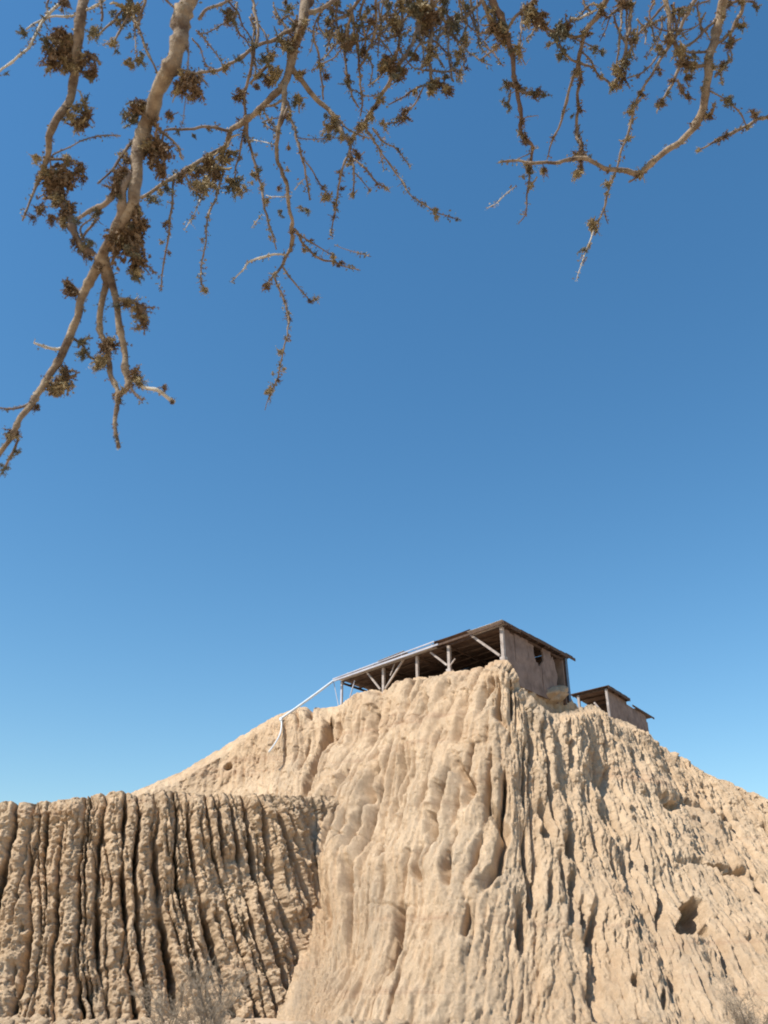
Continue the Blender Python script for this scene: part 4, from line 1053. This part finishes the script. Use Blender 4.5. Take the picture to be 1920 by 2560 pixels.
# dark hanging branch right of centre
bough(2.35, 11.0,
  [([(1215, -40), (1229, 0), (1248, 31), (1263, 72), (1276, 119), (1282, 157), (1285, 200), (1295, 238), (1301, 298), (1307, 335), (1329, 363), (1326, 407), (1323, 448), (1317, 489), (1314, 533), (1296, 558)], [10, 8.5, 7, 5.5, 5, 4, 3, 2, 1.2])],
  [([(1200, -5), (1215, 30), (1235, 70), (1250, 90)], [5, 5, 4]), ([(1268, 75), (1289, 41), (1317, 16), (1335, -10)], [4, 4, 4]), ([(1265, 100), (1240, 118), (1222, 135), (1206, 148)], [3, 2.5, 2]), ([(1292, 222), (1272, 212), (1262, 210)], [3, 3]), ([(1275, 225), (1272, 250), (1265, 262)], [2.5, 2]),
   ([(1295, 228), (1320, 232), (1345, 235), (1360, 242)], [3.5, 3, 2]), ([(1300, 300), (1320, 292), (1345, 288)], [1.5, 1]), ([(1332, 380), (1300, 395), (1280, 405)], [1.5, 1]), ([(1290, 465), (1270, 480), (1245, 505), (1218, 522)], [1.2, 1.8, 1], M_pale), ([(1275, 120), (1300, 130), (1315, 128)], [2, 1.5])],
  [(1240, 55, 34, 'b'), (1225, 25, 24, 'g'), (1255, 90, 28, 'by'), (1235, 75, 20, 'g'), (1275, 125, 16, 'g'), (1292, 118, 16, 'y'), (1295, 135, 14, 'y'), (1238, 118, 12, 'y'), (1206, 147, 8, 'g'), (1265, 215, 20, 'g'), (1275, 212, 14, 'b'), (1265, 262, 18, 'g'), (1258, 255, 10, 'g'), (1292, 210, 16, 'b'), (1328, 232, 20, 'by'), (1310, 228, 14, 'b'), (1345, 225, 10, 'b'), (1358, 240, 16, 'g'),
   (1305, 305, 14, 'b'), (1310, 345, 17, 'b'), (1315, 358, 14, 'b'), (1333, 368, 13, 'b'), (1300, 328, 10, 'y'), (1322, 425, 19, 'b'), (1328, 461, 13, 'b'), (1317, 410, 12, 'b'), (1308, 440, 9, 'y'), (1333, 40, 34, 'by'), (1345, 50, 26, 'b'), (1320, 45, 20, 'g'), (1330, 10, 24, 'b')], bark=M_darkbark, hub=(0.45, 0.8, 4.4))
bough(2.65, 13.0,
  [([(1530, -30), (1517, 0), (1494, 41), (1464, 78), (1453, 120), (1442, 168), (1423, 224), (1405, 299), (1382, 348), (1367, 400)], [7, 6.5, 6, 5, 3.5, 2.5, 1.2])],
  [([(1449, 150), (1449, 209), (1444, 284), (1442, 329), (1453, 366), (1453, 396)], [4, 4, 3.5, 2.5]), ([(1340, 60), (1370, 75), (1400, 85), (1440, 95), (1455, 90)], [3, 4, 4]), ([(1400, 110), (1415, 140), (1440, 155), (1480, 168), (1500, 190), (1530, 210)], [3, 3, 2.5]), ([(1455, 130), (1475, 150), (1490, 175)], [2.5, 2]),
   ([(1425, 90), (1470, 110), (1505, 130)], [2, 1.5]), ([(1480, 35), (1465, 18), (1455, -5)], [3, 3]), ([(1490, 25), (1450, 45), (1425, 48)], [3, 2.5], M_pale), ([(1410, 60), (1400, 90)], [3, 2])] + hanging(12, 1300, 1700, 60, 9),
  [(1402, 80, 36, 'g'), (1390, 95, 24, 'g'), (1415, 75, 22, 'b'), (1360, 68, 20, 'b'), (1345, 62, 16, 'y'), (1408, 135, 20, 'g'), (1400, 142, 14, 'g'), (1500, 15, 20, 'y'), (1502, 32, 16, 'b'), (1430, 48, 12, 'g'), (1455, 88, 20, 'yb'), (1505, 132, 16, 'g'), (1485, 118, 14, 'g'), (1447, 180, 20, 'g'), (1450, 205, 16, 'b'), (1448, 275, 14, 'b'), (1440, 328, 12, 'b'), (1446, 340, 10, 'g'),
   (1454, 362, 10, 'b'), (1448, 392, 22, 'b'), (1440, 385, 16, 'b'), (1455, 395, 16, 'b'), (1450, 430, 22, 'y'), (1452, 418, 16, 'b'), (1438, 432, 12, 'y'), (1382, 346, 8, 'b'), (1500, 195, 14, 'y'), (1430, 290, 9, 'g')], bark=M_twig, hub=(0.5, 1.0, 4.9), amp=0.12)
# right bough
bough(2.20, 15.0,
  [([(1815, -60), (1808, 0), (1797, 56), (1782, 112), (1771, 161), (1767, 224), (1756, 277), (1741, 310), (1707, 348), (1659, 381), (1610, 426), (1595, 435), (1558, 426), (1517, 422), (1476, 404), (1449, 395), (1401, 405), (1337, 407), (1290, 400), (1245, 408)], [12, 11, 10.5, 10, 9.5, 8, 7.5, 7, 6, 5, 4.5, 3.5, 2.5]),
   ([(1655, -30), (1662, 0), (1674, 45), (1677, 86), (1692, 123), (1715, 157), (1740, 165), (1771, 161)], [7, 6, 5.5, 5.5, 5, 4])],
  [([(1857, -15), (1849, 37), (1831, 75), (1793, 112)], [5, 4.5, 4]), ([(1855, 5), (1880, 5), (1895, 20)], [3, 2]), ([(1790, 49), (1748, 90), (1711, 120)], [3.5, 3.5, 2.5]), ([(1771, 130), (1730, 132), (1700, 128)], [3, 2.5]), ([(1785, 190), (1810, 165), (1825, 150), (1820, 130)], [3, 2.5]), ([(1800, 185), (1805, 205)], [2, 1.5]),
   ([(1756, 285), (1775, 290), (1786, 270), (1785, 260)], [4, 3, 3]), ([(1768, 225), (1778, 228), (1823, 254), (1850, 285), (1866, 312)], [2, 2, 2]), ([(1696, 150), (1696, 179), (1681, 209), (1660, 240), (1650, 254)], [4, 3.5, 3]), ([(1692, 200), (1705, 225), (1718, 247)], [3, 2]), ([(1720, 165), (1715, 190), (1722, 215)], [2.5, 1.5]), ([(1810, 20), (1835, 5), (1850, -5)], [3, 3]), ([(1805, 110), (1825, 115), (1830, 150)], [2, 2]), ([(1600, 435), (1580, 450), (1572, 455)], [3, 2])] + hanging(7, 1620, 1880, 60, 12),
  [(1800, 50, 20, 'y'), (1677, 92, 22, 'b'), (1670, 100, 14, 'b'), (1700, 35, 22, 'b'), (1685, 35, 14, 'b'), (1692, 130, 24, 'y'), (1712, 150, 28, 'by'), (1705, 165, 18, 'b'), (1730, 172, 20, 'y'), (1715, 195, 18, 'b'), (1735, 140, 14, 'g'), (1770, 150, 20, 'yb'), (1782, 165, 16, 'y'), (1652, 255, 20, 'b'), (1645, 262, 12, 'b'), (1670, 238, 10, 'g'), (1722, 240, 14, 'b'), (1703, 222, 12, 'b'), (1682, 200, 14, 'b'),
   (1830, 105, 24, 'b'), (1825, 90, 16, 'y'), (1852, 68, 18, 'g'), (1845, 62, 12, 'y'), (1808, 165, 18, 'yb'), (1800, 175, 12, 'y'), (1822, 150, 12, 'b'), (1885, 15, 16, 'g'), (1850, 5, 16, 'y'), (1825, 10, 16, 'b'), (1758, 222, 12, 'y'), (1765, 290, 16, 'b'), (1785, 262, 10, 'b'), (1732, 315, 15, 'b'), (1697, 360, 13, 'b'), (1602, 440, 15, 'b'), (1592, 437, 10, 'b'), (1822, 254, 18, 'g'), (1815, 250, 12, 'y'),
   (1360, 422, 17, 'b'), (1355, 430, 12, 'y'), (1452, 395, 14, 'b'), (1475, 392, 9, 'g'), (1562, 425, 9, 'b'), (1520, 428, 9, 'b'), (1640, 400, 7, 'y'), (1805, 205, 8, 'y')], hub=(0.75, 0.5, 4.25))
bough(2.55, 17.0,
  [([(1750, -30), (1737, 0), (1715, 41), (1692, 86), (1659, 135), (1636, 176), (1614, 209), (1588, 262), (1573, 329), (1554, 374), (1539, 430), (1520, 478), (1509, 523), (1487, 572)], [5, 4.5, 4, 3.5, 3, 3, 2.5, 2.5, 2])],
  [([(1487, 572), (1468, 620), (1455, 655), (1442, 699)], [2, 1.6, 1], M_pale), ([(1665, 5), (1629, 49), (1595, 86), (1577, 120), (1558, 168), (1532, 220)], [3, 3, 3, 2.5]), ([(1579, -10), (1573, 56), (1565, 112), (1547, 187)], [4.5, 4.5, 3]), ([(1555, -5), (1550, 93), (1539, 187)], [3, 2]), ([(1650, 130), (1630, 160), (1600, 185), (1570, 195)], [2.5, 2]),
   ([(1509, 523), (1515, 545), (1520, 560)], [1.5, 1]), ([(1573, 340), (1558, 352), (1548, 350)], [1.5, 1.5]), ([(1700, 70), (1712, 95), (1715, 100)], [2, 1]), ([(1560, 170), (1565, 200), (1575, 222)], [2, 1.5]), ([(1590, 255), (1600, 245), (1612, 240)], [3, 2])],
  [(1588, 95, 20, 'yb'), (1583, 82, 14, 'y'), (1560, 150, 20, 'b'), (1550, 175, 20, 'y'), (1540, 210, 22, 'yb'), (1555, 195, 18, 'b'), (1530, 222, 12, 'g'), (1568, 145, 14, 'g'), (1650, 125, 18, 'yb'), (1645, 118, 12, 'b'), (1648, 178, 12, 'b'), (1595, 192, 9, 'b'), (1605, 235, 16, 'b'), (1590, 260, 16, 'y'), (1580, 280, 17, 'y'), (1580, 300, 12, 'b'), (1570, 348, 13, 'b'), (1535, 440, 10, 'y'), (1520, 460, 18, 'y'), (1515, 485, 12, 'y'), (1484, 565, 20, 'yb'), (1478, 555, 14, 'y'), (1490, 580, 12, 'b'), (1455, 625, 12, 'g'), (1475, 612, 9, 'y'), (1550, 8, 22, 'b'), (1572, 10, 18, 'y'), (1640, 55, 8, 'b')], bark=M_twig, hub=(0.8, 0.9, 4.8))
bough(2.4, 19.0,
  [([(2100, 250), (1960, 278), (1920, 291), (1894, 299), (1868, 314), (1812, 340), (1775, 360), (1745, 377)], [6, 5, 4, 4, 3.5, 2.5, 2])],
  [([(1894, 299), (1885, 285), (1880, 278)], [3, 2]), ([(1812, 340), (1800, 352), (1795, 362)], [2, 1])],
  [(1890, 288, 17, 'b'), (1882, 280, 13, 'b'), (1868, 318, 15, 'y'), (1812, 340, 13, 'b'), (1795, 350, 9, 'b'), (1744, 378, 10, 'y'), (1918, 292, 9, 'b')], hub=None)
flush_clusters()

# limbs and trunk of the same tree, above and behind the viewer
def limb(pts, r0, r1, name='limb', n=12):
    C = cr_chain(pts, 8); rr = np.linspace(r0, r1, len(C)) * np.array([1 + 0.12 * float(noise3(*(p * 5))) for p in C])
    mb = MB(); mb.tube(C, rr, n); mb.build(name, M_darkbark, tree, True)
limb([(1.9, -1.5, -0.2), (1.85, -1.5, 0.8), (1.7, -1.4, 1.7), (1.5, -1.1, 2.6), (1.2, -0.7, 3.4)], 0.19, 0.11, 'trunk', 16)
limb([(1.45, -1.05, 2.7), (0.7, -0.6, 3.4), (0.1, -0.2, 3.7), (-0.30, 0.15, 3.75), (-0.35, 0.35, 3.95)], 0.085, 0.025)
limb([(1.25, -0.75, 3.3), (0.7, -0.1, 4.0), (0.2, 0.5, 4.4), (0.05, 0.75, 4.55), (-0.2, 0.5, 4.1)], 0.08, 0.015)
limb([(1.2, -0.7, 3.4), (0.95, 0.0, 4.0), (0.6, 0.6, 4.35), (0.45, 0.8, 4.4), (0.25, 1.0, 4.8)], 0.075, 0.018)
limb([(1.2, -0.7, 3.4), (1.1, -0.1, 3.9), (0.75, 0.5, 4.25), (0.8, 0.9, 4.8), (0.5, 1.0, 4.9)], 0.07, 0.016)
e = atT(2100, 250, 2.4 * 1.0)
limb([(1.4, -0.95, 2.9), (1.8, -0.1, 3.5), (1.75, 0.9, 3.6), tuple(e + np.array([0.02, -0.05, 0.05])), tuple(e)], 0.05, 0.012)
